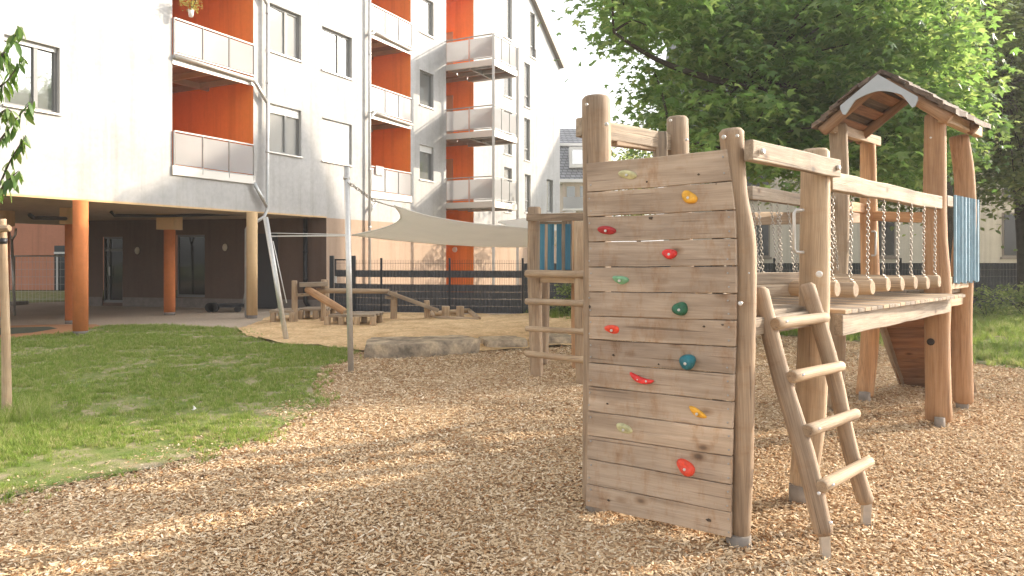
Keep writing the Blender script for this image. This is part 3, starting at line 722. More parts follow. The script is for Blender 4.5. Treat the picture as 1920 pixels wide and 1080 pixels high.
for k in range(6):
    a = q0+(q1-q0)*k/6; b = q0+(q1-q0)*(k+1)/6; w0 = NV*(.012*math.sin(k*1.7)); w1 = NV*(.012*math.sin((k+1)*1.7)); dz = Vector((0,0,-.3))
    mb.hexa([a+dz+w0+NV*.01, b+dz+w1+NV*.01, b+dz+w1, a+dz+w0, a+w0*.2+NV*.01, b+w1*.2+NV*.01, b+w1*.2, a+w0*.2])
tag(mb.build('towel', plain('grey towel', (.55,.53,.5), .9)), 'grey towel hung over the rail of the lowest middle loggia', 'towel')
# ---------------------------------------------------------------- salmon building beyond the passage
sb = thing('neighbour_building', 'salmon rendered building wall seen through the open passage', 'building', (-24,35,0))
mb = MB(); mb.hexa([(-40,35,0),(-10,35,0),(-10,42,0),(-40,42,0),(-40,35,9),(-10,35,9),(-10,42,9),(-40,42,9)]); mb.build('wall', M_REDR, sb)
mb = MB(); x0, x1 = GX(103,34.95), GX(129,34.95); mb.box(x0,x1,34.9,34.97,0,2.15); o = mb.build('door', plain('dark glazed door', (.04,.045,.05), .2), sb)
mb = MB(); mb.box(x0+.12,x0+.2,34.86,34.9,0,1.7); mb.box(x0,x1,34.86,34.9,1.75,1.85); mb.build('door_frame', M_WHITEP, o)
# construction fence panel behind the passage
cf = thing('mesh_fence', 'wire mesh site fence panel behind the open passage on the left', 'fence', G(50,572))
Yf = 24.3; mb = MB()
xa, xb = GX(-60,Yf), GX(127,Yf); zt = ZZ(480,Yf)
for x in (xa, GX(27,Yf), xb): mb.tube([(x,Yf,0),(x,Yf,zt)], .025, 8)
mb.tube([(xa,Yf,zt),(xb,Yf,zt)], .025, 8); mb.build('frame', M_GALV, cf)
mb = MB()
for i in range(int((xb-xa)/.12)): mb.bar((xa+.12*i,Yf,.05),(xa+.12*i,Yf,zt), .0045, .0045)
for z in np.arange(.2, zt, .25): mb.bar((xa,Yf,z),(xb,Yf,z), .007, .007)
mb.build('wire_mesh', M_GALV, cf)
mb = MB(); mb.box(GX(20,Yf),GX(42,Yf),Yf-.3,Yf+.3,0,.12); mb.build('foot', M_CONC, cf)
lp = thing('hooked_pole', 'thin metal pole with a forked top beside the left stake', 'pole', G(27,575))
mb = MB(); a = P(28,572,20.); mb.tube([(a.x,a.y,0), P(22,450,20)], .035, 8); mb.tube([P(22,450,20), P(18,440,20), P(16,428,20)], .03, 8); mb.tube([P(22,450,20), P(29,440,20), P(30,428,20)], .03, 8); mb.build('pole_shaft', M_GALV, lp)
# low cart in the passage
ct = thing('flat_cart', 'black flat trolley parked against the brown passage wall', 'trolley', G(425,580))
Yc = 21.3
mb = MB(); mb.box(GX(408,Yc),GX(458,Yc),Yc-.25,Yc+.25,.16,.24); mb.build('deck', M_DARKM, ct)
for px in (401, 408, 452):
    mb = MB(); x = GX(px,Yc); r = .14 if px < 420 else .09; mb.tube([(x,Yc-.3,r+.012),(x,Yc-.2,r+.012)], r, 16); mb.build('wheel', M_BLACK, ct)
mb = MB(); mb.tube([(GX(456,Yc),Yc,.22),(GX(459,Yc),Yc,.55)], .02, 8); mb.build('handle', M_GREYM, ct)
# ---------------------------------------------------------------- play structure (posts measured from the photograph)
A = Vector((.55,4.70,0)); B = Vector((1.30,4.14,0)); C = Vector((2.04,4.86,0)); Dp = Vector((1.29,5.42,0))
E = Vector((4.18,7.10,0)); Fp = Vector((4.90,7.84,0)); Gp = Vector((3.43,7.66,0)); Hp = Vector((4.15,8.40,0))
BC = (C-B).normalized(); AB = (B-A).normalized()
OUTW = Vector((BC.y, -BC.x, 0))   # to the ladder side
play = thing('climbing_frame', 'large wooden climbing frame with boulder wall, ladder, chain bridge and roofed tower', 'playground climbing frame', (1.3,4.8,0))
PM = [W_GPOST, W_END]; PF = [W_FRESH, W_END]; PP = [W_POST, W_END]
def foot(par, p, r=.07, h=.12, mat=None):
    mb = MB(); mb.tube([Vector((p.x,p.y,-.05)), Vector((p.x,p.y,h))], [r*1.05, r], 12); return mb.build('post_foot', mat or M_CONC, par)
def bolt(par, c, nrm, r=.017, h=.012, mat=None, name='bolt'):
    nrm = Vector(nrm).normalized(); mb = MB(); mb.tube([c, c+nrm*h*.6, c+nrm*h], [r, r, r*.6], 10); return mb.build(name, mat or M_STEEL, par)
TOCAM = lambda p: (Vector((0,0,H))-p).normalized()
pA = pxpost('post', [(1118,940,52),(1118,700,50),(1120,400,54),(1118,181,53)], 4.72, PM, play, 1); foot(pA, A)
pB = pxpost('post', [(1388,1008,36),(1391,860,42),(1394,700,42),(1396,540,44),(1394,450,45),(1381,370,40),(1375,300,42),(1371,242,46)], 4.14, PM, play, 2, segs=22, n=18); foot(pB, B, .07, .06)
pC = pxpost('post', [(1502,930,44),(1518,800,56),(1524,650,56),(1528,480,54),(1529,280,50)], 4.86, PP, play, 3); foot(pC, G(1500,942), .07)
pD = pxpost('post', [(1286,870,42),(1284,600,42),(1274,400,44),(1270,219,40)], 5.42, PM, play, 4); foot(pD, Dp)
pE = pxpost('post', [(1760,788,46),(1757,640,42),(1758,540,46),(1753,430,40),(1753,214,36)], 7.10, PF, play, 5); foot(pE, G(1762,800), .045, .09)
pF_ = pxpost('post', [(1806,755,34),(1803,640,34),(1802,540,40),(1810,420,36),(1808,330,34),(1797,254,33)], 7.84, PF, play, 6, segs=20); foot(pF_, G(1804,765), .06, .1)
pG = pxpost('post', [(1566,765,30),(1570,600,32),(1576,400,30),(1571,233,32)], 7.66, PP, play, 7); foot(pG, Gp, .06)
pH = pxpost('post', [(1621,742,30),(1631,640,32),(1632,540,32),(1629,400,30),(1627,254,26)], 8.40, PF, play, 8); foot(pH, G(1621,752), .06, .1)
# boulder wall
WL = Vector((.474,4.575,0)); WR = Vector((1.235,4.075,0)); WD = (WR-WL).normalized(); WN = Vector((WD.y,-WD.x,0))
def onwall(px, py, out=0):
    k = (px-960)/F; t = (k*WL.y-WL.x)/(WD.x-k*WD.y); p = WL+WD*t; p = Vector((p.x, p.y, ZZ(py, p.y))); return p+WN*out
LY = [306,361,407,454,501,547,593,636,680,724,771,816,860,907,949]
RY = [279,340,394,447,499,551,601,651,702,754,805,856,909,961,1010]
LX = [1099,1101,1102,1104,1104,1104,1105,1105,1104,1103,1102,1101,1100,1099,1098]
RX = [1363,1371,1377,1379,1380,1380,1379,1378,1376,1375,1373,1372,1371,1370,1370]
cw = MB()  # back battens carry the boards
cw.obox(WL+WD*.08-WN*.075+Vector((0,0,1.1)), WD*.03, WN*.035, Vector((0,0,1.02)))
cw.obox(WR-WD*.09-WN*.075+Vector((0,0,1.1)), WD*.03, WN*.035, Vector((0,0,1.02)))
cwall = cw.build('climbing_wall', W_GREY, play); cwall['label'] = 'upright wall of weathered boards with coloured climbing holds'
def wallboard(i):
    a, b = onwall(LX[i], LY[i]+.8), onwall(RX[i], RY[i]+.9); c, d = onwall(RX[i+1], RY[i+1]-.9), onwall(LX[i+1], LY[i+1]-.8)
    M = Matrix((WN.cross(WD), WN, WD)).transposed().to_4x4()   # local z along the board
    M.translation = d; Mi = M.inverted(); n = 14; mb = MB(); th = .034+random.uniform(-.003,.003); pr = random.uniform(-.003,.005)
    rr = random.Random(i); ph = rr.uniform(0,9); rings = []
    for k in range(n+1):
        t = k/n; top = a.lerp(b, t); bot = d.lerp(c, t)
        w = .0014*math.sin(ph+t*7)+.001*math.sin(ph*2+t*17)
        up = Vector((0,0,1)); cup = pr+.003*math.sin(ph+t*5)
        r4 = [bot-WN*th+up*w, bot+WN*cup+up*w, top+WN*cup+up*w*.6, top-WN*th+up*w*.6]
        rings.append(len(mb.v)); mb.v += [tuple(Mi @ q) for q in r4]
    for k in range(n):
        q, s = rings[k], rings[k+1]
        for j in range(4): mb.f.append((q+j, q+(j+1)%4, s+(j+1)%4, s+j)); mb.m.append(0); mb.sm.append(False)
    q, s = rings[0], rings[-1]; mb.f += [(q+3,q+2,q+1,q),(s,s+1,s+2,s+3)]; mb.m += [0,0]; mb.sm += [False]*2
    o = mb.build('board', W_BOARD, cwall, M, .004)
    me = o.data
    return o
for i in range(14):
    wallboard(i)
# flip check is unnecessary: both sides render alike
for i in range(14):
    for (px, q) in ((1107,.25),(1107,.75),(1366 if i else 1357,.25),(1366 if i else 1359,.75)):
        if px < 1200: y = LY[i]+(LY[i+1]-LY[i])*q
        else: y = RY[i]+(RY[i+1]-RY[i])*q
        if random.random() < .85: bolt(cwall, onwall(px+random.uniform(-2,2), y, .004), WN, .0055, .004, M_GREYM, 'screw')
M_KNOT = plain('dark wood knot', (.07,.05,.035), .85, 0, 60, .5)
for kx, ky, kw, kh in ((1220,409,9,6),(1310,327,5,3.5),(1213,341,4,3),(1320,612,5,3.5),(1355,609,6,3),(1150,666,6,4),(1235,683,4,3),(1329,975,11,6),(1141,938,6,4),(1139,757,5,3),(1106,575,4,6),(1343,345,3,3)):
    c = onwall(kx, ky, 0); s = c.y/F; mb = MB(); ctr = c+WN*.0062; n = 14; ring = []
    for j in range(n):
        a = 2*math.pi*j/n; q = random.uniform(.7,1.15); ring.append(c+WD*math.cos(a)*kw*s*.55*q+Vector((0,0,math.sin(a)*kh*s*.55*q))+WN*.0015)
    mb.v = [tuple(ctr)]+[tuple(q) for q in ring]
    for j in range(n): mb.f.append((0,1+j,1+(j+1)%n)); mb.m.append(0); mb.sm.append(True)
    mb.build('knot', M_KNOT, cwall)
def hold(px, py, w, h, col, shape, rot=0, label=None):
    """moulded resin climbing hold"""
    m = M_HOLD[col]; c = onwall(px, py, 0); s = c.y/F; W = w*s/2/ .84; Hh = h*s/2; dep = min(W, Hh)*1.0
    up = Vector((0,0,1)); ca, sa = math.cos(R(rot)), math.sin(R(rot)); ex = WD*ca+up*sa; ey = up*ca-WD*sa
    mb = MB(); nu, nv = 20, 9; rr = random.Random(px); i0 = len(mb.v)
    k1, k2 = rr.uniform(0,6), rr.uniform(0,6)
    for j in range(nv+1):
        th = math.pi/2*j/nv
        for i in range(nu):
            a = 2*math.pi*i/nu; r = math.cos(th)**.7
            q = 1+.10*math.sin(2*a+k1)+.07*math.sin(3*a+k2)
            x = math.cos(a)*r*q*W; y = math.sin(a)*r*q*Hh; z = math.sin(th)**.8*dep
            if shape == 'crescent': y += (x/W)**2*Hh*1.0-Hh*.3; y *= .95
            if shape == 'wedge': z *= (.65+.45*(y/Hh if Hh else 0)); x *= (1+.25*y/Hh)
            if shape == 'knob': z *= 1.35; x += .25*W*math.sin(th)**2
            if shape == 'scoop': z *= 1-.45*math.exp(-((x/W)**2+((y-.3*Hh)/Hh)**2)*4)
            mb.v.append(tuple(c+ex*x+ey*y+WN*(z+.001)))
    for j in range(nv):
        for i in range(nu):
            q = i0+j*nu; i2 = (i+1) % nu; mb.f.append((q+i,q+i2,q+nu+i2,q+nu+i)); mb.m.append(0); mb.sm.append(True)
    o = mb.build('climbing_hold', m, cwall)
    if label: o['label'] = label
    dz = {'knob': 1.3, 'scoop': .75}.get(shape, .85)
    if shape == 'crescent': bolt(o, c+ex*W*.55+ey*Hh*.1+WN*dep*.75, WN, .008, .006); bolt(o, c-ex*W*.2-ey*Hh*.2+WN*dep*.8, WN, .006, .006)
    else: bolt(o, c+ex*W*.05-ey*Hh*.12+WN*dep*dz, WN, .009, .008)
    return o
def holdmat(n, c): return plain(n, c, .55, 0, 26, .3, .002)
M_HOLD = {'cream': holdmat('cream resin', (.56,.54,.30)), 'yellow': holdmat('amber resin', (.78,.40,.04)), 'darkred': holdmat('crimson resin', (.42,.025,.03)), 'red': holdmat('red resin', (.72,.035,.03)),
          'mint': holdmat('mint resin', (.20,.42,.24)), 'green': holdmat('dark green resin', (.02,.12,.06)), 'orange': holdmat('orange red resin', (.82,.075,.035)), 'teal': holdmat('teal resin', (.02,.17,.21))}
hold(1177,328,30,17,'cream','wedge',-8,'cream hold on the top board'); hold(1293,370,25,24,'yellow','scoop',-30,'amber yellow hold high on the right'); hold(1138,432,30,17,'darkred','wedge',-6,'crimson oval hold')
hold(1256,476,24,19,'red','scoop',10,'bright red hold in the upper middle'); hold(1164,525,25,17,'mint','wedge',-12,'mint green hold'); hold(1276,579,23,28,'green','scoop',5,'dark green hold')
hold(1149,618,26,17,'orange','wedge',0,'small orange red hold on the left'); hold(1290,678,28,27,'teal','knob',0,'round teal hold'); hold(1202,711,38,14,'red','crescent',-14,'red crescent shaped hold')
hold(1308,774,29,15,'yellow','wedge',-22,'yellow hold low on the right'); hold(1171,804,31,17,'cream','wedge',-8,'pale cream hold low on the left'); hold(1287,876,30,28,'orange','scoop',-25,'lowest hold, orange red')
# rails
def along(p, q, z, off=0): d = OUTW*off; return (Vector((p.x,p.y,z))+d, Vector((q.x,q.y,z))+d)
a, b = along(B-BC*.075, C+BC*.1, 2.235, .105)
rb = timber('rail', a, b, .055, .118, W_GREY, play, wob=.007)
bolt(rb, a+BC*.08+OUTW*.029, OUTW, .018, .02); bolt(rb, b-BC*.07+OUTW*.029, OUTW, .018, .02)
a, b = along(C+BC*.12, E-BC*.02, 2.165, .02); timber('rail', a, b, .085, .125, W_GREY, play, wob=.006)
a, b = along(Dp-BC*1.0, Gp+BC*.25, 2.19, -.06)
a = Vector(P(1404,361,6.1)); timber('rail', a, b, .07, .115, W_GREY, play)
a, b = P(1410,410,6.9), P(1637,408,9.0); timber('rail', a, b, .06, .125, W_POST, play)
# A-D top beam with its stub in front of post A
a = Vector((A.x,A.y,2.50))-OUTW*.11-BC*.05; b = Vector((Dp.x,Dp.y,2.50))-OUTW*.06; timber('rail', a, b, .06, .125, W_GREY, play)
timber('rail', P(1150,258,4.98), P(1226,268,5.3), .06, .12, W_GPOST, play)
timber('block', P(1237,300,5.32), P(1237,248,5.32), .09, .11, W_GREY, play)
# platform of the near tower
zf = 1.30
for k in range(7):
    t = (k+.5)/7; a = A.lerp(B, t); b = Dp.lerp(C, t); timber('plank', Vector((a.x,a.y,zf))+BC*.05, Vector((b.x,b.y,zf))-BC*.02, .125, .035, W_GREY, play, .004, .001, up=(0,0,1))
for p, q in ((A,B),(Dp,C)): timber('joist', Vector((p.x,p.y,zf-.08))+AB*.1, Vector((q.x,q.y,zf-.08))-AB*.1, .06, .12, W_GPOST, play)
a, b = along(B+BC*.08, C-BC*.08, zf-.06, .03); timber('joist', a, b, .05, .1, W_GREY, play)
# two boards closing the far side of the platform
for z in (1.49, 1.40): 
    a = P(1404,480,5.1); b = P(1512,480,5.35); timber('side_board', Vector((a.x,a.y,z)), Vector((b.x,b.y,z)), .035, .085, W_GREY, play, .004)
# ladder
lad = MB(); LT0, LT1 = P(1424,540,4.33), P(1512,532,4.72); LB0, LB1 = P(1546,1005,3.93), P(1625,945,4.40)
l0 = logpiece('ladder', [LT0+Vector((-.0,0,0)), LT0.lerp(LB0,.35)+Vector((-.01,0,0)), LT0.lerp(LB0,.7)+Vector((.01,0,0)), LB0], [.048,.052,.056,.05], PM, play, seed=21)
l0['label'] = 'sloping ladder with two rails and four round rungs'
logpiece('ladder_rail', [LT1, LT1.lerp(LB1,.4)+Vector((.015,0,0)), LT1.lerp(LB1,.75)-Vector((.01,0,0)), LB1], [.05,.05,.048,.05], PM, l0, seed=22)
for k, (x0, y0, x1, y1) in enumerate(((1453,607,1549,595),(1484,707,1578,686),(1514,808,1606,775),(1540,913,1631,864))):
    ta = (y0-540)/(1005-540); Ya = LT0.y+(LB0.y-LT0.y)*ta-.08; tb = (y1-532)/(945-532); Yb = LT1.y+(LB1.y-LT1.y)*tb-.08
    r = logpiece('rung', [P(x0,y0,Ya), P((x0+x1)/2,(y0+y1)/2,(Ya+Yb)/2), P(x1,y1,Yb)], [.036,.035,.032], [W_POST, W_END], l0, n=12, segs=6, chamfer=.008, seed=30+k)
    bolt(r, P(x0+22,y0-4,Ya-.038), (-.2,-1,.3), .008, .006)
for q, Yq, (x, y) in ((LB0,3.93,(1549,1052)),(LB1,4.40,(1622,986))):
    mb = MB(); g = P(x,y,Yq); mb.bar(Vector((g.x,g.y,-.03)), q+(q-Vector((g.x,g.y,0)))*.2, .028, .05); mb.build('steel_foot', M_GALV, l0)
bolt(l0, P(1535,925,3.9), (0,-1,.2), .01, .008); bolt(l0, P(1557,980,3.87), (0,-1,.2), .01, .008)
# deck and hanging logs of the bridge
zd = 1.285
a, b = along(C+BC*.10, E-BC*.09, zd-.10, .115); timber('deck_beam', a, b, .06, .145, W_GREY, play, wob=.004)
a, b = along(Dp+BC*.1, Gp-BC*.1, zd-.10, -.05); timber('deck_beam', a, b, .06, .145, W_GPOST, play)
NPL = 24; Lce = (E-C).length-.2
for k in range(NPL):
    c = C+BC*(.12+Lce*(k+.5)/NPL); d = Dp-C; c0_ = c+OUTW*.15; c1_ = c+OUTW*.15-OUTW*1.18
    timber('plank', Vector((c0_.x,c0_.y,zd-.012+random.uniform(-.002,.002))), Vector((c1_.x,c1_.y,zd-.012)), Lce/NPL-.008, .028, W_GREY if k % 3 else W_POST, play, .003, .001, up=(0,0,1))
a, b = along(C+BC*.1, E-BC*.1, 1.345, -.98); timber('kick_board', a, b, .04, .05, W_POST, play)
NL = 8
def chain(par, p0, p1, link=.034, r=.0036):
    p0, p1 = Vector(p0), Vector(p1); L = (p1-p0).length; d = (p1-p0)/L; n = int(L/(link*.74)); mb = MB()
    x = d.cross(Vector((.3,.9,.1))).normalized(); y = d.cross(x)
    for k in range(n):
        c = p0+d*(link*.74*(k+.5)); s = x if k % 2 else y; t = y if k % 2 else x
        ring = []
        for j in range(8):
            a = 2*math.pi*j/8; ring.append(c+d*(math.cos(a)*link*.5)+s*(math.sin(a)*link*.31))
        i0 = len(mb.v)
        for j in range(8):
            rad = (ring[j]-c).normalized()
            for u in range(4):
                b_ = math.pi/2*u; mb.v.append(tuple(ring[j]+(rad*math.cos(b_)+t*math.sin(b_))*r))
        for j in range(8):
            for u in range(4):
                j2 = (j+1) % 8; u2 = (u+1) % 4; mb.f.append((i0+j*4+u, i0+j2*4+u, i0+j2*4+u2, i0+j*4+u2)); mb.m.append(0); mb.sm.append(True)
    return mb.build('chain', M_CHAIN, par)
for k in range(NL):
    t = .30+k*.335; c = C+BC*t
    if t > (E-C).length-.15: break
    jz = random.uniform(-.012,.012)
    lg0 = Vector((c.x,c.y,1.415+jz))+OUTW*.03; lg1 = lg0-OUTW*.96
    lo = logpiece('hanging_log', [lg0, lg0.lerp(lg1,.5)+Vector((0,0,-.01)), lg1], [.058,.061,.058], [W_POST, W_END], play, n=14, segs=5, chamfer=.008, seed=50+k)
    top = Vector((c.x,c.y,2.10))-OUTW*.01+BC*.02
    chain(lo, top, lg0+Vector((0,0,.075))-OUTW*.04)
    chain(lo, lg0+Vector((0,0,.078))-OUTW*.04, lg0+Vector((0,0,.03))+BC*.13-OUTW*.05)
    top2 = Vector((c.x,c.y,2.13))-OUTW*.95
    chain(lo, top2, lg1+Vector((0,0,.075))+OUTW*.04)
chain(play, P(1736,520,7.0), P(1722,545,6.8))
for (x0,y0,x1,y1,Yc_) in ((1422,376,1431,525,6.2),(1457,380,1463,525,6.5),(1462,396,1466,525,6.6),(1494,470,1494,525,6.9)): chain(play, P(x0,y0,Yc_), P(x1,y1,Yc_), .036)
def grip(par, px, y0, y1, Yv, dx):
    mb = MB(); w = dx; p = [P(px,y0,Yv), P(px+w*.8,y0,Yv), P(px+w,y0+abs(w)*.35,Yv), P(px+w,y1-abs(w)*.35,Yv), P(px+w*.8,y1,Yv), P(px,y1,Yv)]
    mb.tube(p, .0115, 10); return mb.build('grab_handle', M_STEEL, par)
grip(play, 1507, 394, 473, 4.80, -18); grip(play, 1634, 434, 479, 8.3, 8)
for c in ((1536,514,4.72,.022,M_WHITEP),(1388,569,4.06,.014,None),(1357,257,4.05,.013,None),(1100,196,4.6,.01,None),(1137,233,4.6,.013,None),(1257,226,5.33,.012,None),(1287,262,5.33,.012,None),(1382,255,4.05,.01,None),(1404,512,4.08,.006,None),(1566,248,7.56,.01,None),(1767,531,7.0,.014,None),(1745,258,7.0,.01,None)):
    p = P(c[0],c[1],c[2]); bolt(play, p, TOCAM(p), c[3], .012, c[4])
kn = P(1745,641,7.0); mb = MB(); mb.tube([kn, kn+TOCAM(kn)*.006], [.035,.02], 12); mb.build('knot', plain('charred knot', (.03,.02,.015), .9), pE)
# roofed tower
td = 1.28
for k in range(7):
    t = (k+.5)/7; a = Gp.lerp(E, t); b = Hp.lerp(Fp, t); timber('plank', Vector((a.x,a.y,td)), Vector((b.x,b.y,td)), .125, .035, W_GREY, play, .004, .001, up=(0,0,1))
for p, q in ((Gp,Hp),(E,Fp),(Gp,E),(Hp,Fp)):
    d = (q-p).normalized(); timber('joist', Vector((p.x,p.y,td-.09))+d*.12, Vector((q.x,q.y,td-.09))-d*.12, .055, .12, W_POST, play)
timber('rail', Vector((Gp.x,Gp.y,2.2))+BC*.1-OUTW*.04, Vector((Hp.x,Hp.y,2.2))+BC*.1-OUTW*.04, .06, .11, W_FRESH, play)
timber('rail', P(1640,405,8.3), P(1738,408,7.55), .055, .11, W_FRESH, play)
timber('rail', Vector((E.x,E.y,2.19))+BC*.02+OUTW*.06, Vector((Fp.x,Fp.y,2.19))-BC*.05+OUTW*.06, .055, .11, W_GREY, play)
timber('rail', Vector((E.x,E.y,1.38))+BC*.05+OUTW*.05, Vector((Fp.x,Fp.y,1.38))-BC*.1+OUTW*.05, .06, .13, W_POST, play)
# corrugated blue panel
q0 = E+BC*.25+OUTW*.085; LB = .95; n = 46; mb = MB(); lo_, hi_ = [], []
for k in range(n+1):
    t = k/n; w = .014*math.sin(t*2*math.pi*8); p = q0+BC*(LB*t)+OUTW*w; lo_.append(p); hi_.append(p-OUTW*.008)
for k in range(n):
    z0a, z0b = 1.375+.01*math.sin(k*.6), 1.375+.01*math.sin((k+1)*.6)
    a, b, c, d = lo_[k], lo_[k+1], hi_[k+1], hi_[k]
    mb.hexa([Vector((a.x,a.y,z0a)),Vector((b.x,b.y,z0b)),Vector((c.x,c.y,z0b)),Vector((d.x,d.y,z0a)),Vector((a.x,a.y,2.26)),Vector((b.x,b.y,2.26)),Vector((c.x,c.y,2.26)),Vector((d.x,d.y,2.26))])
mb.build('blue_panel', M_BLUE2, play)
# roof
RF0 = Vector((3.66,7.17,0)); RD = BC; RS = Vector((.8,-.6,0)); RL = 1.22; AP = 3.44; EA = 2.98; HW = .60
def RP(s, w, z): return RF0+RD*s+RS*w+Vector((0,0,z))
ns = 6; roof0 = None
for side in (-1, 1):
    for k in range(ns):
        w0 = HW*(k)/ns; w1 = HW*(k+1)/ns+.05; z0 = AP-(AP-EA)*(k/ns); z1 = AP-(AP-EA)*((k+1)/ns)-.03
        for seg in range(1):
            mb = MB(); m_ = 9; th = .048; prev = None
            e0, e1 = random.uniform(-.06,.03), random.uniform(-.03,.06)
            for j in range(m_+1):
                s = e0+(RL+e1-e0)*j/m_; jw = random.uniform(-.012,.014); jz = random.uniform(-.006,.008)
                nr = Vector((0,0,1))
                c4 = [RP(s,side*w0,z0+jz+.02), RP(s,side*(w1+jw),z1+jz+.035), RP(s,side*(w1+jw),z1+jz+.035+th), RP(s,side*w0,z0+jz+.02+th)]
                i = len(mb.v); mb.v += [tuple(q) for q in c4]
                if prev is not None:
                    for q in range(4): mb.f.append((prev+q, prev+(q+1)%4, i+(q+1)%4, i+q)); mb.m.append(0); mb.sm.append(False)
                else: mb.f.append((i+3,i+2,i+1,i)); mb.m.append(0); mb.sm.append(False)
                prev = i
            mb.f.append((prev,prev+1,prev+2,prev+3)); mb.m.append(0); mb.sm.append(False)
            M = axisM(RP(0,0,3), RP(1,0,3)); Mi = M.inverted(); mb.v = [tuple(Mi @ Vector(q)) for q in mb.v]
            if roof0 is None:
                roof0 = mb.build('roof', W_DARK, play, M); roof0['label'] = 'small gable roof of rough lapped dark boards'
            else: mb.build('shingle', W_DARK, roof0, M)
for k in range(26):   # loose bark slabs along the lower courses
    side = random.choice((-1,1)); w = random.uniform(.08,HW); s = random.uniform(0,RL-.1); z = AP-(AP-EA)*w/HW+.055
    sl = Vector(RS)*side*.1+Vector((0,0,-.07)); mb = MB(); mb.obox(RP(s,side*w,z), RD*random.uniform(.05,.11), sl*random.uniform(.6,1.1), Vector((0,0,.008)))
    mb.build('shingle', W_DARK, roof0)
for side in (-1, 1):
    for s in (.06, RL-.25):
        pts = [RP(s,side*.02,AP-.045), RP(s,side*.3,AP-.045-.21-.012), RP(s,side*(HW-.02),EA-.03)]
        r = [.05,.055,.062]; logpiece('rafter', pts, r, [W_RAFT, W_END], roof0, n=12, segs=8, seed=int(60+s*10+side))
    for j in range(3):
        w = side*HW*(.25+.27*j); zc = AP-(AP-EA)*abs(w)/HW-.005
        timber('batten', RP(.05,w,zc), RP(RL-.1,w,zc), .11, .016, W_RED, roof0, .002, .001, up=Vector((0,0,1))+RS*side*.7)
    a = RP(.1,side*.5,2.995); b = RP(1.46,side*.5,2.995); timber('purlin', a, b, .07, .11, W_POST, roof0, wob=.006)
# curved pale gable plate
mb = MB(); n = 30; top, bot = [], []
for k in range(n+1):
    t = -1+2*k/n; w = .345*t; at = abs(t); zt_ = AP+.0-abs(w)*(AP-EA)/HW
    arch = AP-.165-.15*at**1.7
    end = zt_-.135
    zb_ = arch if at < .6 else arch+(end-arch)*min(1,(at-.6)/.25)
    zb_ = min(max(zb_, zt_-.17), zt_-.02) if at > .6 else zb_
    if at > .86: zb_ += (zt_-zb_)*((at-.86)/.14)**2*.75
    top.append(RP(-.06,w,zt_)); bot.append(RP(-.06,w,zb_))
for k in range(n):
    o_ = -RD*.018; mb.hexa([bot[k]+o_,bot[k+1]+o_,bot[k+1],bot[k],top[k]+o_,top[k+1]+o_,top[k+1],top[k]])
mb.build('gable_plate', M_CREAMPL, roof0)
# ramp under the roofed tower
ramp0 = None
for k in range(9):
    t0, t1 = k/9, (k+.93)/9
    def rp(t, u): p = Hp.lerp(Fp, u*.84)+BC*(.05+1.05*t); return Vector((p.x,p.y,1.22*(1-t)+.01))
    nrm = (rp(1,0)-rp(0,0)).cross(rp(0,1)-rp(0,0)).normalized(); c = (rp(t0,0)+rp(t1,1))/2
    mb = MB(); mb.obox(Vector(), Vector((0,(rp(t1,0)-rp(t0,0)).length/2,0)), Vector((.014,0,0)), Vector((0,0,(rp(0,1)-rp(0,0)).length/2)))
    M = Matrix((nrm, (rp(1,0)-rp(0,0)).normalized(), (rp(0,1)-rp(0,0)).normalized())).transposed().to_4x4(); M.translation = c
    if ramp0 is None: ramp0 = mb.build('ramp', W_RED, play, M)
    else: mb.build('board', W_RED, ramp0, M)
for u in (0.02,.98): timber('ramp_side', rp(-.02,u)-Vector((0,0,.05)), rp(1.02,u)-Vector((0,0,.0)), .05, .1, W_GPOST, ramp0)
# ---------------------------------------------------------------- low blue slatted tower
bt = thing('play_tower', 'small wooden play tower with blue slats and log rungs behind the climbing wall', 'play tower', G(1003,705))
Yb = 9.9
pxpost('post', [(1007,708,24),(1004,600,25),(1002,500,27),(1002,388,25)], Yb, [W_GPOST, W_END], bt, 41)
pxpost('post', [(1092,722,24),(1090,600,25),(1088,414,25)], 9.35, [W_POST, W_END], bt, 42)
pxpost('post', [(1083,692,22),(1083,600,24),(1084,400,22)], 10.55, [W_FRESH, W_END], bt, 43)
pxpost('post', [(1018,682,20),(1020,600,20),(1022,420,20)], 11.0, [W_GPOST, W_END], bt, 44)
timber('rail', P(988,408,9.78), P(1098,406,9.3), .05, .10, W_GPOST, bt)
timber('rail', P(1010,417,9.9), P(1066,418,9.6), .04, .04, W_GREY, bt)
for x, w in ((1017,9),(1033,12),(1049,10.5),(1065,10)):
    Yq = 9.85-(x-1000)*.004; timber('slat', P(x-.5,506,Yq), P(x,420,Yq), w*Yq/F, .022, M_BLUE, bt, .003, .001)
timber('rail', P(1063,520,9.62), P(1063,410,9.62), .14, .04, W_GREY, bt)
for y0, y1, r in ((513,515,.05),(565,569,.043),(616,622,.038),(663,675,.042)):
    logpiece('rung', [P(986,y0,9.72), P(1040,(y0+y1)/2,9.5), P(1098,y1,9.22)], [r,r,r], [W_POST, W_END], bt, n=10, segs=5, chamfer=.008, seed=y0)
timber('joist', P(1008,522,9.9), P(1090,524,9.5), .05, .1, W_POST, bt)
for k in range(6): timber('plank', P(1005+14*k,517,9.9-.05*k), P(1021+11*k,514,11.0-.08*k), .15, .035, W_GREY, bt, .003, .001, up=(0,0,1))
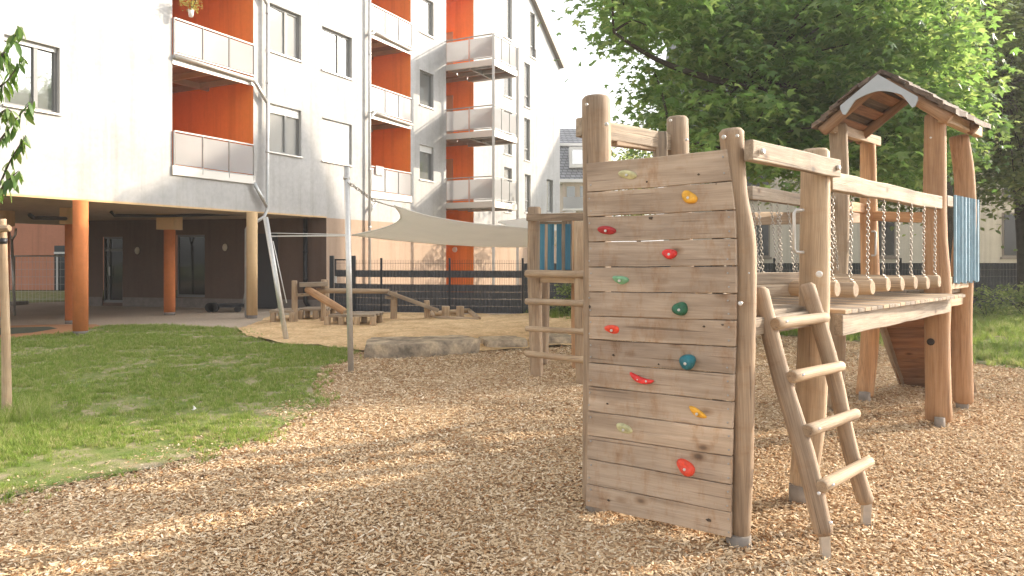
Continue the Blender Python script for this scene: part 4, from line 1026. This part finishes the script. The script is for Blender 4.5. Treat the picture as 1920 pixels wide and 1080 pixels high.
# ---------------------------------------------------------------- sail, poles
po = thing('steel_pole', 'upright steel pole on the wood chips with a chain to the sail', 'pole', G(658,696))
base = G(658,697); top = P(650,312,10.4)
mb = MB(); mb.tube([base+Vector((0,0,-.03)), top], .042, 14); mb.build('shaft', M_STEEL, po)
mb = MB(); mb.tube([top-Vector((0,0,.0)), top+Vector((0,0,.012))], .046, 14); mb.tube([P(650,334,10.4)+Vector((0,0,-.02)), P(650,334,10.4)+Vector((0,0,.02))], .05, 14); mb.build('cap', M_GALV, po)
chain(po, P(653,342,10.36), P(703,377,10.7), .07, .008)
mb = MB(); mb.tube([P(703,377,10.7), P(740,388,10.85)], .012, 6); mb.build('tension_rope', M_SILL, po)
ma = thing('slanted_mast', 'slanted silver sail mast at the edge of lawn and sand', 'mast', G(538,640))
b0 = G(538,641); t0_ = P(498,408,14.2); mb = MB(); mb.tube([b0+Vector((0,0,-.03)), t0_], .05, 12); mb.build('shaft', M_STEEL, ma)
mb = MB(); mb.tube([P(512,452,14.1), b0+Vector((0,-.02,.75))], .009, 6); mb.tube([P(508,443,14.1), P(655,442,13.4)], .014, 6); mb.tube([P(507,437,14.1), P(655,440,13.4)], .008, 6); mb.build('tension_rope', M_WHITEP, ma)
mp = thing('slanted_mast', 'thin slanted sail mast standing in the sand behind the blue slatted tower', 'mast', G(1021,612))
mb = MB(); mb.tube([G(1021,612), P(1030,400,17)], .05, 10); mb.build('shaft', M_STEEL, mp)
def sail(topc, botc, Yt, Yb_, name, label, par_mid=0, n=26, m=12, bow=.0):
    mb = MB(); g = []
    def interp(c, t):
        xs = [q[0] for q in c]; L = len(c)-1; q = t*L; i = min(int(q), L-1); u = q-i
        a, b, cc, d = c[max(i-1,0)], c[i], c[i+1], c[min(i+2,L)]
        return [.5*((2*b[k])+(cc[k]-a[k])*u+(2*a[k]-5*b[k]+4*cc[k]-d[k])*u*u+(3*b[k]-a[k]-3*cc[k]+d[k])*u**3) for k in (0,1)]
    for i in range(n+1):
        t = i/n; a = interp(topc, t); b = interp(botc, t); pa = P(a[0],a[1],Yt[0]+(Yt[1]-Yt[0])*t); pb = P(b[0],b[1],Yb_[0]+(Yb_[1]-Yb_[0])*t); row = []
        for j in range(m+1):
            u = j/m; p = pa.lerp(pb, u)+Vector((bow*math.sin(math.pi*u)*math.exp(-t*3.2), 0, -par_mid*math.sin(math.pi*u)*math.sin(math.pi*min(1,t+.05)))); row.append(p)
        g.append(row)
    for i in range(n+1):
        for j in range(m+1): mb.v.append(tuple(g[i][j]))
    for i in range(n):
        for j in range(m):
            q = i*(m+1)+j; mb.f.append((q,q+1,q+m+2,q+m+1)); mb.m.append(0); mb.sm.append(True)
    o = mb.build(name, M_SAIL); s = o.modifiers.new('cloth', 'SOLIDIFY'); s.thickness = .004
    hem = MB(); hem.tube([g[i][0] for i in range(n+1)], .012, 6); hem.tube([g[i][m] for i in range(n+1)], .012, 6); hem.tube([g[0][j] for j in range(m+1)], .014, 6)
    tag(o, label, 'shade sail'); hem.build('hem', M_SAIL, o)
    return o
sail([(740,386),(800,404),(880,418),(960,425),(1085,436)], [(660,441),(740,450),(850,459),(960,463),(1085,458)], (10.85,12.0), (13.4,16.0), 'shade_sail', 'cream shade sail stretched above the sand pit', .1, bow=.42)
sail([(935,415),(975,411),(1030,402),(1080,395)], [(935,417),(975,428),(1030,434),(1080,440)], (17.5,17.0), (16.5,14.5), 'shade_sail', 'second paler shade sail peeking out behind the first near the building', .02)
# ---------------------------------------------------------------- fence with gate
fe = thing('mesh_fence', 'anthracite double wire fence with woven privacy strips along the sand pit', 'fence', G(845,588))
fp = [(715,20.9),(843,20.5),(980,20.2)]
def fpnt(px, Y, z): return Vector((GX(px,Y),Y,z))
FT = 1.54
for k, (px, Yv) in enumerate(fp):
    mb = MB(); c = fpnt(px,Yv,0); mb.box(c.x-.03,c.x+.03,c.y-.03,c.y+.03,0,FT+.05); mb.build('post', M_DARKM, fe)
def bay(par, a, b, rows, tz=FT, wire=True):
    hs = .186 if wire else .197
    d = (b-a); L = d.length; dn = d.normalized(); nn = Vector((-dn.y,dn.x,0))
    if wire:
        mb = MB()
        for i in range(int(L/.05)+1): p = a+dn*min(L, i*.05); mb.bar(p+Vector((0,0,.03)), p+Vector((0,0,tz)), .006, .006)
        for z in np.arange(.04, tz+.01, .2): 
            mb.bar(a+Vector((0,0,z))+nn*.006, b+Vector((0,0,z))+nn*.006, .007, .007); mb.bar(a+Vector((0,0,z))-nn*.006, b+Vector((0,0,z))-nn*.006, .007, .007)
        mb.build('wire_mesh', M_DARKM, par, kind='stuff' if False else None)
    for r in rows:
        z0 = .045+.2*r; n = int(L/.05); mb = MB(); prev = None
        for i in range(n+1):
            p = a+d*i/n; off = nn*(.012 if i % 2 else -.012)
            q = (p+off+Vector((0,0,z0)), p+off+Vector((0,0,z0+hs)))
            if prev: mb.quad(prev[0]-nn*.001, q[0]-nn*.001, q[1]-nn*.001, prev[1]-nn*.001)
            prev = q
        mb.build('privacy_strip', M_STRIP, par)
for (a, b) in zip(fp, fp[1:]): bay(fe, fpnt(a[0]+2,a[1],0), fpnt(b[0]-2,b[1],0), (0,1,2,3,5))
bay(fe, fpnt(663,21.2,0), fpnt(713,20.9,0), (0,1,2,3,5))
ga = thing('garden_gate', 'dark wire mesh gate in a steel frame between two square posts', 'gate', G(660,585))
for px in (622.5, 653+10):
    mb = MB(); Yv = 21.6 if px < 640 else 21.2; c = fpnt(px,Yv,0); mb.box(c.x-.06,c.x+.06,c.y-.06,c.y+.06,0,FT+.12); mb.build('gate_post', M_DARKM, ga)
a, b = fpnt(632,21.55,0), fpnt(658.5,21.25,0)
a, b = fpnt(629,21.55,0), fpnt(699,20.95,0)
mb = MB()
b = fpnt(657,21.3,0)
for q in (a, b): mb.bar(q+Vector((0,0,.06)), q+Vector((0,0,FT+.02)), .04, .04)
mb.bar(a+Vector((0,0,.08)), b+Vector((0,0,.08)), .04, .04); mb.bar(a+Vector((0,0,FT)), b+Vector((0,0,FT)), .04, .04); mb.build('gate_frame', M_DARKM, ga)
bay(ga, a, b, (0,1,2,3,5), FT-.02)
mb = MB(); q = a+Vector((.02,-.05,.95)); mb.box(q.x-.03,q.x+.03,q.y-.02,q.y+.02,q.z-.1,q.z+.1); mb.build('lock_box', M_GALV, ga)
# dark fence along the right lawn
fr_ = thing('privacy_fence', 'low dark privacy fence behind the lawn on the right', 'fence', (8,22,0))
rp_ = [(980,20.25)]+[(980+118*k, 20.4+.15*k) for k in range(1, 12)]
for k, (px, Yv) in enumerate(rp_):
    mb = MB(); c = fpnt(px,Yv,0); mb.box(c.x-.03,c.x+.03,c.y-.03,c.y+.03,0,FT+.05)
    if k: mb.build('post', M_DARKM, fr_)
for a, b in zip(rp_, rp_[1:]): bay(fr_, fpnt(a[0]+2,a[1],0), fpnt(b[0]-2,b[1],0), (0,1,2,3,4,5,6), FT, False)
# ---------------------------------------------------------------- sand play equipment
wp = thing('water_channel_frame', 'wooden water play channel on posts in the sand pit', 'play equipment', G(600,606))
def Lg(par, nm, x0, y0, Y0, x1, y1, Y1, r, s=0, mats=None): return logpiece(nm, [P(x0,y0,Y0), P((x0+x1)/2,(y0+y1)/2,(Y0+Y1)/2), P(x1,y1,Y1)], [r,r,r*.95], mats or [W_POST, W_END], par, n=10, segs=5, chamfer=.012, seed=s)
Lg(wp,'post',553,606,17.8,552,526,17.8,.075,1); Lg(wp,'post',606,604,18.0,607,524,18.0,.07,2); Lg(wp,'post',738,603,18.3,739,548,18.3,.085,3); Lg(wp,'post',801,599,18.7,800,563,18.7,.075,4); Lg(wp,'post',612,585,20.,612,525,20.,.07,5)
timber('table_top', P(561,534,17.7), P(614,532,17.9), .35, .1, W_GREY, wp, up=(0,0,1)); timber('brace', P(556,553,17.8), P(580,552,17.9), .12, .07, W_GREY, wp, up=(0,0,1))
Lg(wp,'channel',576,542,17.7,648,586,16.9,.09,6,[W_FRESH,W_END]); Lg(wp,'beam',592,545,17.9,730,546,18.3,.065,7); 
timber('ramp_plank', P(728,548,18.2), P(820,582,18.6), .3, .1, W_GREY, wp, up=(0,0,1))
timber('support', P(722,557,18.2), P(744,560,18.3), .1, .08, W_GREY, wp)
def lowtable(lbl, x0, x1, ytop, ybase, Yv, dep, n, leg_px):
    t = thing('low_platform', lbl, 'low wooden table', G((x0+x1)/2, ybase)); zt = ZZ(ytop, Yv)
    for k in range(n):
        yy = Yv+dep*(k+.5)/n; s = random.uniform(-.05,.05); timber('plank', Vector((GX(x0,Yv)+s,yy,zt-.03)), Vector((GX(x1,Yv)+s,yy+.05,zt-.03)), dep/n-.015, .06, W_GREY, t, up=(0,0,1))
    for px in leg_px:
        for yy in (Yv+.08, Yv+dep-.1):
            x = GX(px, Yv); logpiece('leg', [(x,yy,-.02),(x,yy,zt/2),(x,yy,zt-.05)], .075, [W_POST, W_END], t, n=9, segs=3, chamfer=.01, seed=px)
    return t
lowtable('low grey wooden platform at the left edge of the sand pit', 504, 548, 582, 606, 17.6, .8, 4, (510,546)); 
lowtable('low wooden table at the foot of the water channel', 617, 703, 590, 613, 16.7, 1.0, 4, (612,638,668,698))
lowtable('low grey wooden deck behind the water channel post', 556, 615, 579, 603, 18.4, .8, 4, (562,590,612))
sb_ = thing('log_basin', 'low log surround with two round stumps in the sand pit', 'play equipment', G(852,600))
Lg(sb_,'log',811,597,18.8,897,600,18.4,.07,11); Lg(sb_,'log',897,598,18.4,880,583,20.4,.07,12); Lg(sb_,'log',812,588,19.2,880,582,20.4,.07,13); Lg(sb_,'log',812,596,18.8,810,586,19.4,.07,14)
for px in (836,863): 
    x = GX(px,18.9); logpiece('stump', [(x,18.9,-.02),(x,18.9,.15),(x,18.9,.34)], .105, [W_POST, W_END], sb_, n=12, segs=4, chamfer=.015, seed=px)
# ---------------------------------------------------------------- boulders
import bmesh
def boulder(lbl, x0, x1, ytop, ybase, Y0, Y1, dep, sd, zc=None):
    bm = bmesh.new(); a = Vector((GX(x0,Y0),Y0,0)); b = Vector((GX(x1,Y1),Y1,0)); d = b-a; nrm = Vector((-d.y,d.x,0)).normalized(); h = ZZ(ytop, (Y0+Y1)/2+dep*.1)
    r = bmesh.ops.create_cube(bm, size=1); bmesh.ops.subdivide_edges(bm, edges=bm.edges[:], cuts=11, use_grid_fill=True)
    c = (a+b)/2+nrm*dep/2
    for v in bm.verts:
        p = v.co.copy(); q = Vector((p.x*2, p.y*2, p.z*2)); rad = q.length/ max(abs(q.x),abs(q.y),abs(q.z))
        sc_ = 1-.07*max(0, rad-1)**1.0
        p = p*sc_; w = c+d*p.x+nrm*(p.y*dep)+Vector((0,0,h*(p.z+.5)-.03))
        nn = noise.noise(w*2.2+Vector((sd,0,0)))*.07+noise.noise(w*7+Vector((0,sd,0)))*.022; cell = noise.voronoi(w*1.9+Vector((sd,sd,0)))[0][0]*.07
        v.co = w+ (w-c-Vector((0,0,h/2))).normalized()*(nn+cell-.03)
    me = bpy.data.meshes.new('boulder'); bm.to_mesh(me); bm.free(); me.materials.append(M_STONE)
    try: me.shade_smooth(); me.set_sharp_from_angle(angle=R(24))
    except Exception: pass
    o = put('boulder', me); return tag(o, lbl, 'boulder')
boulder('long flat sandstone block directly right of the steel pole', 680, 806, 640, 674, 11.6, 11.7, 1.1, 1)
boulder('taller sandstone block in the middle of the row', 806, 900, 634, 672, 11.75, 12.3, .9, 2)
boulder('smaller flat sandstone block left of the small play tower', 915, 990, 634, 658, 12.7, 12.9, .7, 3)
boulder('sandstone block behind the rungs of the small play tower', 1002, 1078, 628, 652, 13.2, 13.3, .8, 4)
# ---------------------------------------------------------------- litter and pebbles
def scrap(nm, lbl, px, py, s, mat):
    c = G(px,py)+Vector((0,0,.04)); mb = MB(); rr = random.Random(px)
    pts = [c+Vector((rr.uniform(-1,1)*s, rr.uniform(-1,1)*s, rr.uniform(0,1)*s)) for _ in range(6)]
    for i in (0,1,2,3): mb.f.append((i,i+1,i+2)); mb.m.append(0); mb.sm.append(False)
    mb.v = [tuple(p) for p in pts]; o = mb.build(nm, mat); o.modifiers.new('s','SOLIDIFY').thickness = .002; return tag(o, lbl, nm.replace('_',' '))
scrap('paper_scrap', 'crumpled white paper scrap lying on the lawn', 361, 776, .045, M_WHITEP)
# ---------------------------------------------------------------- houses behind
hs_ = thing('town_house', 'cream rendered house with a steep slate roof behind the big trees', 'house', (22,42,0))
X0, X1 = 11.6, 34.5
mb = MB(); mb.box(X0+.6, X1, 46, 58, 0, 9.3); mb.build('wall', M_CREAM, hs_)
mb = MB(); mb.hexa([(X0,45.4,9.3),(X1+.5,45.4,9.3),(X1+.5,58.6,9.3),(X0,58.6,9.3),(X0+.5,48.6,19.6),(X1,48.6,19.6),(X1,55.4,19.6),(X0+.5,55.4,19.6)]); mb.build('roof', M_SLATE, hs_)
for x in (14.6,18.6,22.6,26.9,31.2):
    for z in (1.6,5.3):
        f = MB(); f.box(x,x+1.8,45.93,45.99,z,z+2.8); f.box(x-.1,x+1.9,45.85,46,z-.15,z-.01); o = f.build('window', plain('brown window frame', (.20,.16,.12), .6) if x < 15 and z < 2 else bpy.data.materials['brown window frame'], hs_)
        g = MB(); g.box(x+.1,x+.85,45.9,45.928,z+.1,z+2.7); g.box(x+.95,x+1.7,45.9,45.928,z+.1,z+2.7); g.build('pane', M_PANEK, o)
h2 = thing('town_house', 'distant grey slate roofed house with a white dormer left of the climbing wall', 'house', (7,70,0))
mb = MB(); mb.box(4.9,9.4,70,80,0,8.9); mb.build('wall', stucco('beige house render', (.62,.52,.40)), h2)
mb = MB(); mb.hexa([(4.4,69.6,8.9),(9.8,69.6,8.9),(9.8,80,8.9),(4.4,80,8.9),(4.6,71.4,12.6),(9.6,71.4,12.6),(9.6,79,12.6),(4.6,79,12.6)]); mb.hexa([(4.4,71.2,12.6),(9.8,71.2,12.6),(9.8,79.2,12.6),(4.4,79.2,12.6),(4.6,73.5,14.6),(9.6,73.5,14.6),(9.6,76.5,14.6),(4.6,76.5,14.6)]); mb.build('roof', slate('grey slate', (.24,.25,.27)), h2)
mb = MB(); mb.box(4.3,9.9,69.4,71.3,8.75,9.05); mb.box(4.3,9.9,71.0,71.3,12.5,12.75); mb.build('cornice', M_WHITEP, h2)
x = GX(1082,70); mb = MB(); mb.box(x-.75,x+.75,69.7,71.5,10.2,12.2); o = mb.build('dormer', M_WHITEP, h2); mb = MB(); mb.box(x-.5,x+.5,69.66,69.69,10.5,11.9); mb.build('pane', M_PANE, o)
for z in (3.2,6.2):
    mb = MB(); mb.box(4.9,9.4,69.0,70,z-.2,z); b = mb.build('balcony', M_WHITEP, h2); mb = MB(); mb.box(4.9,9.4,69.0,69.05,z,z+1.1); mb.build('parapet', M_PANEL, b)
    for xx in (5.3,6.6,7.9):
        mb = MB(); mb.box(xx,xx+.8,69.95,69.99,z+.05,z+2.2); mb.build('window', M_PANED, h2)
# gabled house to the right of the view; its gable throws the pointed shadow onto the facade
gh = thing('gable_house', 'tall gabled house standing right of the playground outside the view', 'house', (23,29,0))
LC = 40.; SD3 = Vector((SH.x, SH.y, math.tan(ELEV))); 
pk = FP(21.1, 5.78)+SD3*LC
def gv(t, dz, back=0): p = pk+U*t+Vector((0,0,dz))+NV*(back); return p
lft = gv(-4.6,-3.05); rgt = gv(2.0,-3.05)
mb = MB(); pts = [lft, pk, rgt]; gz = lambda p: Vector((p.x,p.y,0))
bk = NV*7
v = [gz(lft), gz(rgt), rgt, pk, lft]; i = len(mb.v); mb.v += [tuple(q) for q in v]+[tuple(q+bk) for q in v]
mb.f += [(0,1,2,3,4),(9,8,7,6,5),(0,5,6,1),(1,6,7,2),(4,9,5,0)]; mb.m += [0]*5; mb.sm += [False]*5; mb.build('wall', M_CREAM, gh)
mb = MB(); up = Vector((0,0,.05))
for a, b in ((lft,pk),(pk,rgt)): mb.hexa([a+up,b+up,b+bk+up,a+bk+up,a+up*3,b+up*3,b+bk+up*3,a+bk+up*3])
mb.build('roof', M_SLATE, gh)
# ---------------------------------------------------------------- trees
def limb(mb, pts, r0, r1, n=9):
    p, r = smoothpath(pts, [r0+(r1-r0)*i/(len(pts)-1) for i in range(len(pts))], max(6, len(pts)*3)); mb.tube(p, r, n)
def leaves(name, centers, per, spread, size, sources, parent, droop=.35, sd=0):
    C_ = np.asarray(centers); n = len(C_)*per; c = np.repeat(C_, per, 0)
    d = rng.normal(0, 1, (n,3))*np.array([spread, spread, spread*.36]); rr = np.hypot(d[:,0], d[:,1]); d[:,2] -= droop*rr*rr/spread*.5
    # outward tilt so each spray shingles like a real one
    az = np.arctan2(d[:,1], d[:,0]); 
    rot = np.stack([rng.normal(-.35,.35,n), rng.normal(0,.35,n), az-np.pi/2+rng.normal(0,.7,n)], 1)
    return scatter(name, c+d, rot, rng.uniform(.65,1.25,n)*size, rng.integers(0,len(sources),n), sources, parent, kind='stuff')
def tree_px(root, outline, holes, Yr, ncl, per, spread, size, sources, trunkpts, trunkr, limbs, label, zmin=None, front_bias=1.0, sd=0, cen=None):
    t = thing(root, label, 'tree', trunkpts[0])
    cs = []; r_ = np.random.default_rng(sd)
    xs = [p[0] for p in outline]; ys = [p[1] for p in outline]
    while len(cs) < ncl:
        px = r_.uniform(min(xs), max(xs), 4000); py = r_.uniform(min(ys), max(ys), 4000); ok = inpoly(px, py, outline)
        for h in holes: ok &= ~inpoly(px, py, h)
        for a, b in zip(px[ok], py[ok]):
            Yv = r_.uniform(*Yr); p = P(a, b, Yv)
            if cen is not None:
                e = Vector(((p.x-cen[0])/cen[3], (p.y-cen[1])/cen[4], (p.z-cen[2])/cen[5]))
                if e.length > 1+.15*noise.noise(p*.5): continue
            nz = noise.noise(p*.55+Vector((sd,0,0)))+.6*noise.noise(p*1.5)
            if nz < (-.14 if sd == 3 else -.3): continue
            cs.append(tuple(p))
            if len(cs) >= ncl: break
    mb = MB(); limb(mb, trunkpts, trunkr[0], trunkr[1], 14); tr = mb.build('trunk', M_BARK, t)
    mb = MB()
    for l in limbs: limb(mb, l[0], l[1], l[2], 8)
    cs_a = np.array(cs)
    ends = [Vector(l[0][-1]) for l in limbs]+[Vector(l[0][len(l[0])//2]) for l in limbs]
    for q in cs_a[::max(1, len(cs)//160)]:
        q = Vector(q); e = min(ends, key=lambda z: (z-q).length); mid = e.lerp(q, .5)+Vector((0,0,.15)); limb(mb, [e, mid, q], .028, .006, 5)
    mb.build('limbs', M_BARK, t)
    leaves('crown', cs, per, spread, size, sources, t, sd=sd)
    return t
OUT1 = [(1140,-80),(1135,-20),(1140,30),(1170,70),(1195,120),(1190,150),(1240,190),(1225,225),(1250,250),(1265,275),(1320,300),(1400,320),(1520,315),(1600,335),(1680,330),(1780,310),(1830,200),(1790,-80)]
HOLE1 = [[(1230,55),(1290,60),(1300,105),(1262,130),(1225,100)],[(1300,5),(1345,15),(1340,70),(1305,60)],[(1595,45),(1625,48),(1620,80),(1598,75)],[(1400,150),(1455,160),(1470,185),(1425,185)],[(1172,58),(1215,52),(1295,66),(1300,112),(1262,134),(1212,122),(1190,95)]]
mt = [P(1772,620,17.0)*1, P(1768,430,16.8), P(1755,310,16.4), P(1700,150,15.6), P(1640,20,14.8), P(1600,-60,14.5)]; mt[0].z = -.05
limbs1 = [([P(1760,330,16.4),P(1735,306,15.6),P(1675,349,14.6),P(1600,365,13.8)],.13,.03), ([P(1720,200,15.8),P(1560,150,14.6),P(1400,160,13.6),P(1250,120,12.8),P(1150,60,12.2)],.14,.02),
          ([P(1750,280,16.2),P(1600,260,14.6),P(1400,280,13.4),P(1260,260,12.8)],.12,.02), ([P(1650,40,14.9),P(1500,0,14),P(1300,-40,13.2),P(1150,-40,12.8)],.11,.02), ([P(1690,130,15.4),P(1730,60,14.6),P(1800,0,14)],.09,.02),
          ([P(1640,30,14.8),P(1690,-20,15.4),P(1740,-60,16)],.09,.03)]
MS = [maple_src(M_MAPLE, k) for k in range(3)]; LS = [oval_src(M_LINDEN, k, .8) for k in range(3)]
tree_px('maple_tree', OUT1, HOLE1, (11.8,17.2), 1000, 38, .32, .2, MS, mt, (.30,.12), limbs1, 'broad green maple whose low crown hangs over the wooden play tower', sd=3)
OUT2 = [(1440,-60),(1430,100),(1500,340),(1620,372),(1760,390),(1850,360),(1960,370),(2120,380),(2300,380),(2300,-60)]
lt = [P(1935,590,21)*1, P(1925,400,21), P(1900,200,20.6), P(1880,40,20), P(1870,-40,20)]; lt[0].z = -.05
limbs2 = [([P(1915,300,20.8),P(1800,250,20),P(1680,200,19.4),P(1560,200,19)],.13,.02), ([P(1905,230,20.7),P(2000,160,20),P(2150,100,19.5)],.13,.02), ([P(1885,60,20),P(1760,20,19.6),P(1620,-60,19)],.12,.02), ([P(1915,330,20.8),P(1980,300,19.6),P(2080,290,19)],.1,.02)]
tree_px('linden_tree', OUT2, [[(1590,40),(1640,40),(1640,80),(1590,80)],[(1862,20),(1900,20),(1900,56),(1862,56)]], (18.2,24.5), 1250, 46, .48, .16, LS, lt, (.34,.14), limbs2, 'tall paler linden filling the upper right corner behind the maple', sd=5)
lt3 = [Vector((16.2,19.4,-.05)), Vector((16.0,19.3,3)), Vector((15.4,19,6)), Vector((15,18.6,9))]
tree_px('linden_tree', [(1790,-60),(1800,60),(1850,180),(1860,345),(1960,365),(2200,360),(2200,-60)], [], (16.8,19.6), 420, 46, .42, .15, LS, lt3, (.24,.1), [([P(2060,200,18.8),P(1980,160,18.4),P(1880,150,18)],.1,.02), ([P(2040,40,18.7),P(1960,0,18.3),P(1860,-20,18)],.1,.02)], 'bushy pale linden closing the right picture edge in front of the cream house', sd=9)
tree_px('young_tree', [(1150,262),(1225,262),(1245,330),(1240,420),(1150,420)], [], (30,34), 60, 40, .35, .17, LS, [Vector((5.6,32,-.05)), Vector((5.6,32,2)), Vector((5.8,32,4))], (.14,.07), [([Vector((5.6,32,3)), Vector((6.3,32,5))],.06,.02)], 'small leafy tree far behind the top of the climbing wall', sd=8)
# shade trees beyond the right edge of the view
def tree_w(root, label, base, cen, rad, ncl, per, spread, size, sources, sd, gap=-.28):
    t = thing(root, label, 'tree', base); base = Vector(base); r_ = np.random.default_rng(sd); cs = []
    while len(cs) < ncl:
        d = Vector(r_.normal(0,1,3)).normalized()*(r_.uniform(.25,1)**.5); p = Vector((cen[0]+d.x*rad[0], cen[1]+d.y*rad[1], cen[2]+d.z*rad[2]))
        if noise.noise(p*.5+Vector((sd,0,0))) < gap: continue
        cs.append(tuple(p))
    mb = MB(); c = Vector(cen); limb(mb, [base, base.lerp(c,.35)+Vector((.1,0,0)), base.lerp(c,.7), c+Vector((0,0,rad[2]*.6))], .26, .06, 12); mb.build('trunk', M_BARK, t)
    mb = MB()
    for q in cs[::max(1, len(cs)//40)]:
        q = Vector(q); e = base.lerp(c, random.uniform(.55,1)); limb(mb, [e, e.lerp(q,.5)+Vector((0,0,.2)), q], .05, .01, 5)
    mb.build('limbs', M_BARK, t); leaves('crown', cs, per, spread, size, sources, t, sd=sd)
tree_w('linden_tree', 'shade tree beyond the right edge of the playground, nearer the camera', (12.6,6.2,-.05), (12.5,6.2,5.5), (3.0,3.0,2.6), 26, 34, .42, .2, LS, 12, gap=.0)
tree_w('linden_tree', 'shade tree beyond the right edge of the playground, farther back', (16.6,15.6,-.05), (16.5,15.8,5.6), (2.8,3.4,2.6), 130, 34, .42, .2, LS, 13, gap=-.1)
# taller grass round the foot of the stake
m = 260; gx = rng.normal(G(14,785).x, .22, m); gy = rng.normal(G(14,785).y, .28, m)
tag(scatter('tall_grass', np.stack([gx,gy,np.full(m,.01)],1), np.stack([rng.normal(0,.15,m),rng.normal(0,.15,m),rng.uniform(0,6.28,m)],1), rng.uniform(.7,1.4,m), rng.integers(0,3,m), [tuft_src(60+k, .13, 10, .03) for k in range(3)]), 'taller uncut grass round the foot of the wooden stake', 'grass')
# bushes at the dark fence
def bush(cx, cy, r, h, lbl, sd):
    t = thing('shrub', lbl, 'shrub', (cx,cy,0), 'leafy shrubs growing against the dark fence'); cs = []; r_ = np.random.default_rng(sd)
    for _ in range(int(50*r*h/.6)): 
        a = r_.uniform(0,6.28); q = r_.uniform(0,1)**.5; z = r_.uniform(.1,1); cs.append((cx+math.cos(a)*q*r*math.sqrt(max(.1,1-z*z*.8)), cy+math.sin(a)*q*r*.7, z*h))
    mb = MB()
    for q in cs[::6]: mb.tube([(cx,cy,0), ((cx+q[0])/2,(cy+q[1])/2,q[2]*.6), q], [.012,.01,.005], 5)
    mb.build('stems', M_BARK, t); leaves('foliage', cs, 16, .13, .085, LS, t, sd=sd)
for k, (px, Yv, r, h, lb) in enumerate(((1668,19.5,.8,1.0,'rounded shrub left of the roofed tower post by the dark fence'),(1850,18.6,.75,.85,'leafy shrub just right of the blue panel by the dark fence'),(1925,19.2,.8,.95,'shrub at the right edge of the picture by the dark fence'),(1500,20,.7,.8,'shrub behind the ladder by the dark fence'),(1062,19.4,.45,1.0,'dark shrub behind the blue slatted tower'))):
    bush(GX(px,Yv), Yv, r, h, lb, 40+k)
# ---------------------------------------------------------------- sapling and stake at the left edge
st_ = thing('tree_stake', 'thin round wooden tree stake with black strap at the left edge', 'stake', G(12,785))
pxpost('shaft', [(13,795,18),(11,640,15),(5,430,13),(4,419,13)], 7.35, [W_POST, W_END], st_, 81, chamfer=.006)
Lg(st_, 'cross_bar', -40,431,7.25,19,428,7.25,.038,82)
mb = MB(); p = P(5,452,7.35); mb.tube([p-Vector((0,0,.03)), p+Vector((0,0,.03))], .042, 12); mb.build('strap', M_BLACK, st_)
sp_ = thing('sapling', 'young cherry sapling with drooping green leaves at the left edge', 'sapling', (-4.6,5.2,0))
mb = MB(); limb(mb, [(-4.6,5.2,-.02),(-4.55,5.2,1.2),(-4.5,5.2,2.2),(-4.4,5.2,3.6)], .035, .012, 9); mb.build('trunk', M_BARK, sp_)
lm_ = bpy.data.meshes.new('leaf'); lv = []; lf = []
for k in range(6):
    t = k/5; w = .16*math.sin(math.pi*min(.97,t*.92+.06)); z = -.22*t*t; lv += [(-w, t, z+.03), (0, t, z), (w, t, z+.03)]
for k in range(5):
    a = k*3; lf += [(a,a+1,a+4,a+3),(a+1,a+2,a+5,a+4)]
lm_.from_pydata(lv, [], lf); lm_.materials.append(M_CHERRY); lm_.polygons.foreach_set('use_smooth', [True]*len(lf)); lm_.update()
branches = [[(-120,300),(-30,150),(10,95),(40,50)],[(-120,420),(-30,200),(15,150),(45,105)],[(-120,420),(-20,290),(25,230),(60,190)],[(-100,460),(-20,380),(20,300),(48,255)],[(-90,470),(-30,400),(10,345),(35,320)],[(-60,240),(-10,220),(15,205),(30,225)],[(-60,130),(-10,110),(10,100),(25,130)]]
rr = random.Random(5)
for bi, br in enumerate(branches):
    Yb_ = 5.0+.12*(bi % 4); pts = [P(x, y, Yb_+.05*i) for i, (x, y) in enumerate(br)]; pp, _ = smoothpath(pts, [.01]*4, 14); mb = MB(); mb.tube(pp, [.012-.0007*i for i in range(15)], 6); b_ = mb.build('branch', M_BARK, sp_)
    for i in range(4, 15):
        for q in range(3):
            s = rr.uniform(.07,.125); az = rr.uniform(0,6.28); pit = rr.uniform(-1.45,-.75); 
            d = Vector((math.cos(az)*math.cos(pit), math.sin(az)*math.cos(pit), math.sin(pit))); x = d.cross(Vector((rr.gauss(0,.4),rr.gauss(0,.4),1))).normalized(); z = x.cross(d)
            M = Matrix((x, d, z)).transposed().to_4x4() @ Matrix.Scale(s, 4); M.translation = pp[i]+Vector((rr.uniform(-.02,.02),rr.uniform(-.02,.02),rr.uniform(-.01,.01)))
            put('leaf', lm_, b_, M)
hz = MB(); hz.box(-170,170,-70,270,-1.0,24.5); hm = bpy.data.materials.new('haze'); hm.use_nodes = True; hn = hm.node_tree; hn.nodes.clear()
hv = hn.nodes.new('ShaderNodeVolumePrincipled'); hv.inputs['Density'].default_value = .0017; hv.inputs['Color'].default_value = (.95,.93,.9,1); hv.inputs['Anisotropy'].default_value = .3
ho = hn.nodes.new('ShaderNodeOutputMaterial'); hn.links.new(hv.outputs[0], ho.inputs['Volume'])
hob = hz.build('haze', hm, kind='stuff'); tag(hob, 'thin pale summer haze in the air over the whole place', 'haze')
print('objects', len(bpy.data.objects), 'tris', sum(len(m.loops)-2*len(m.polygons) for m in bpy.data.meshes))
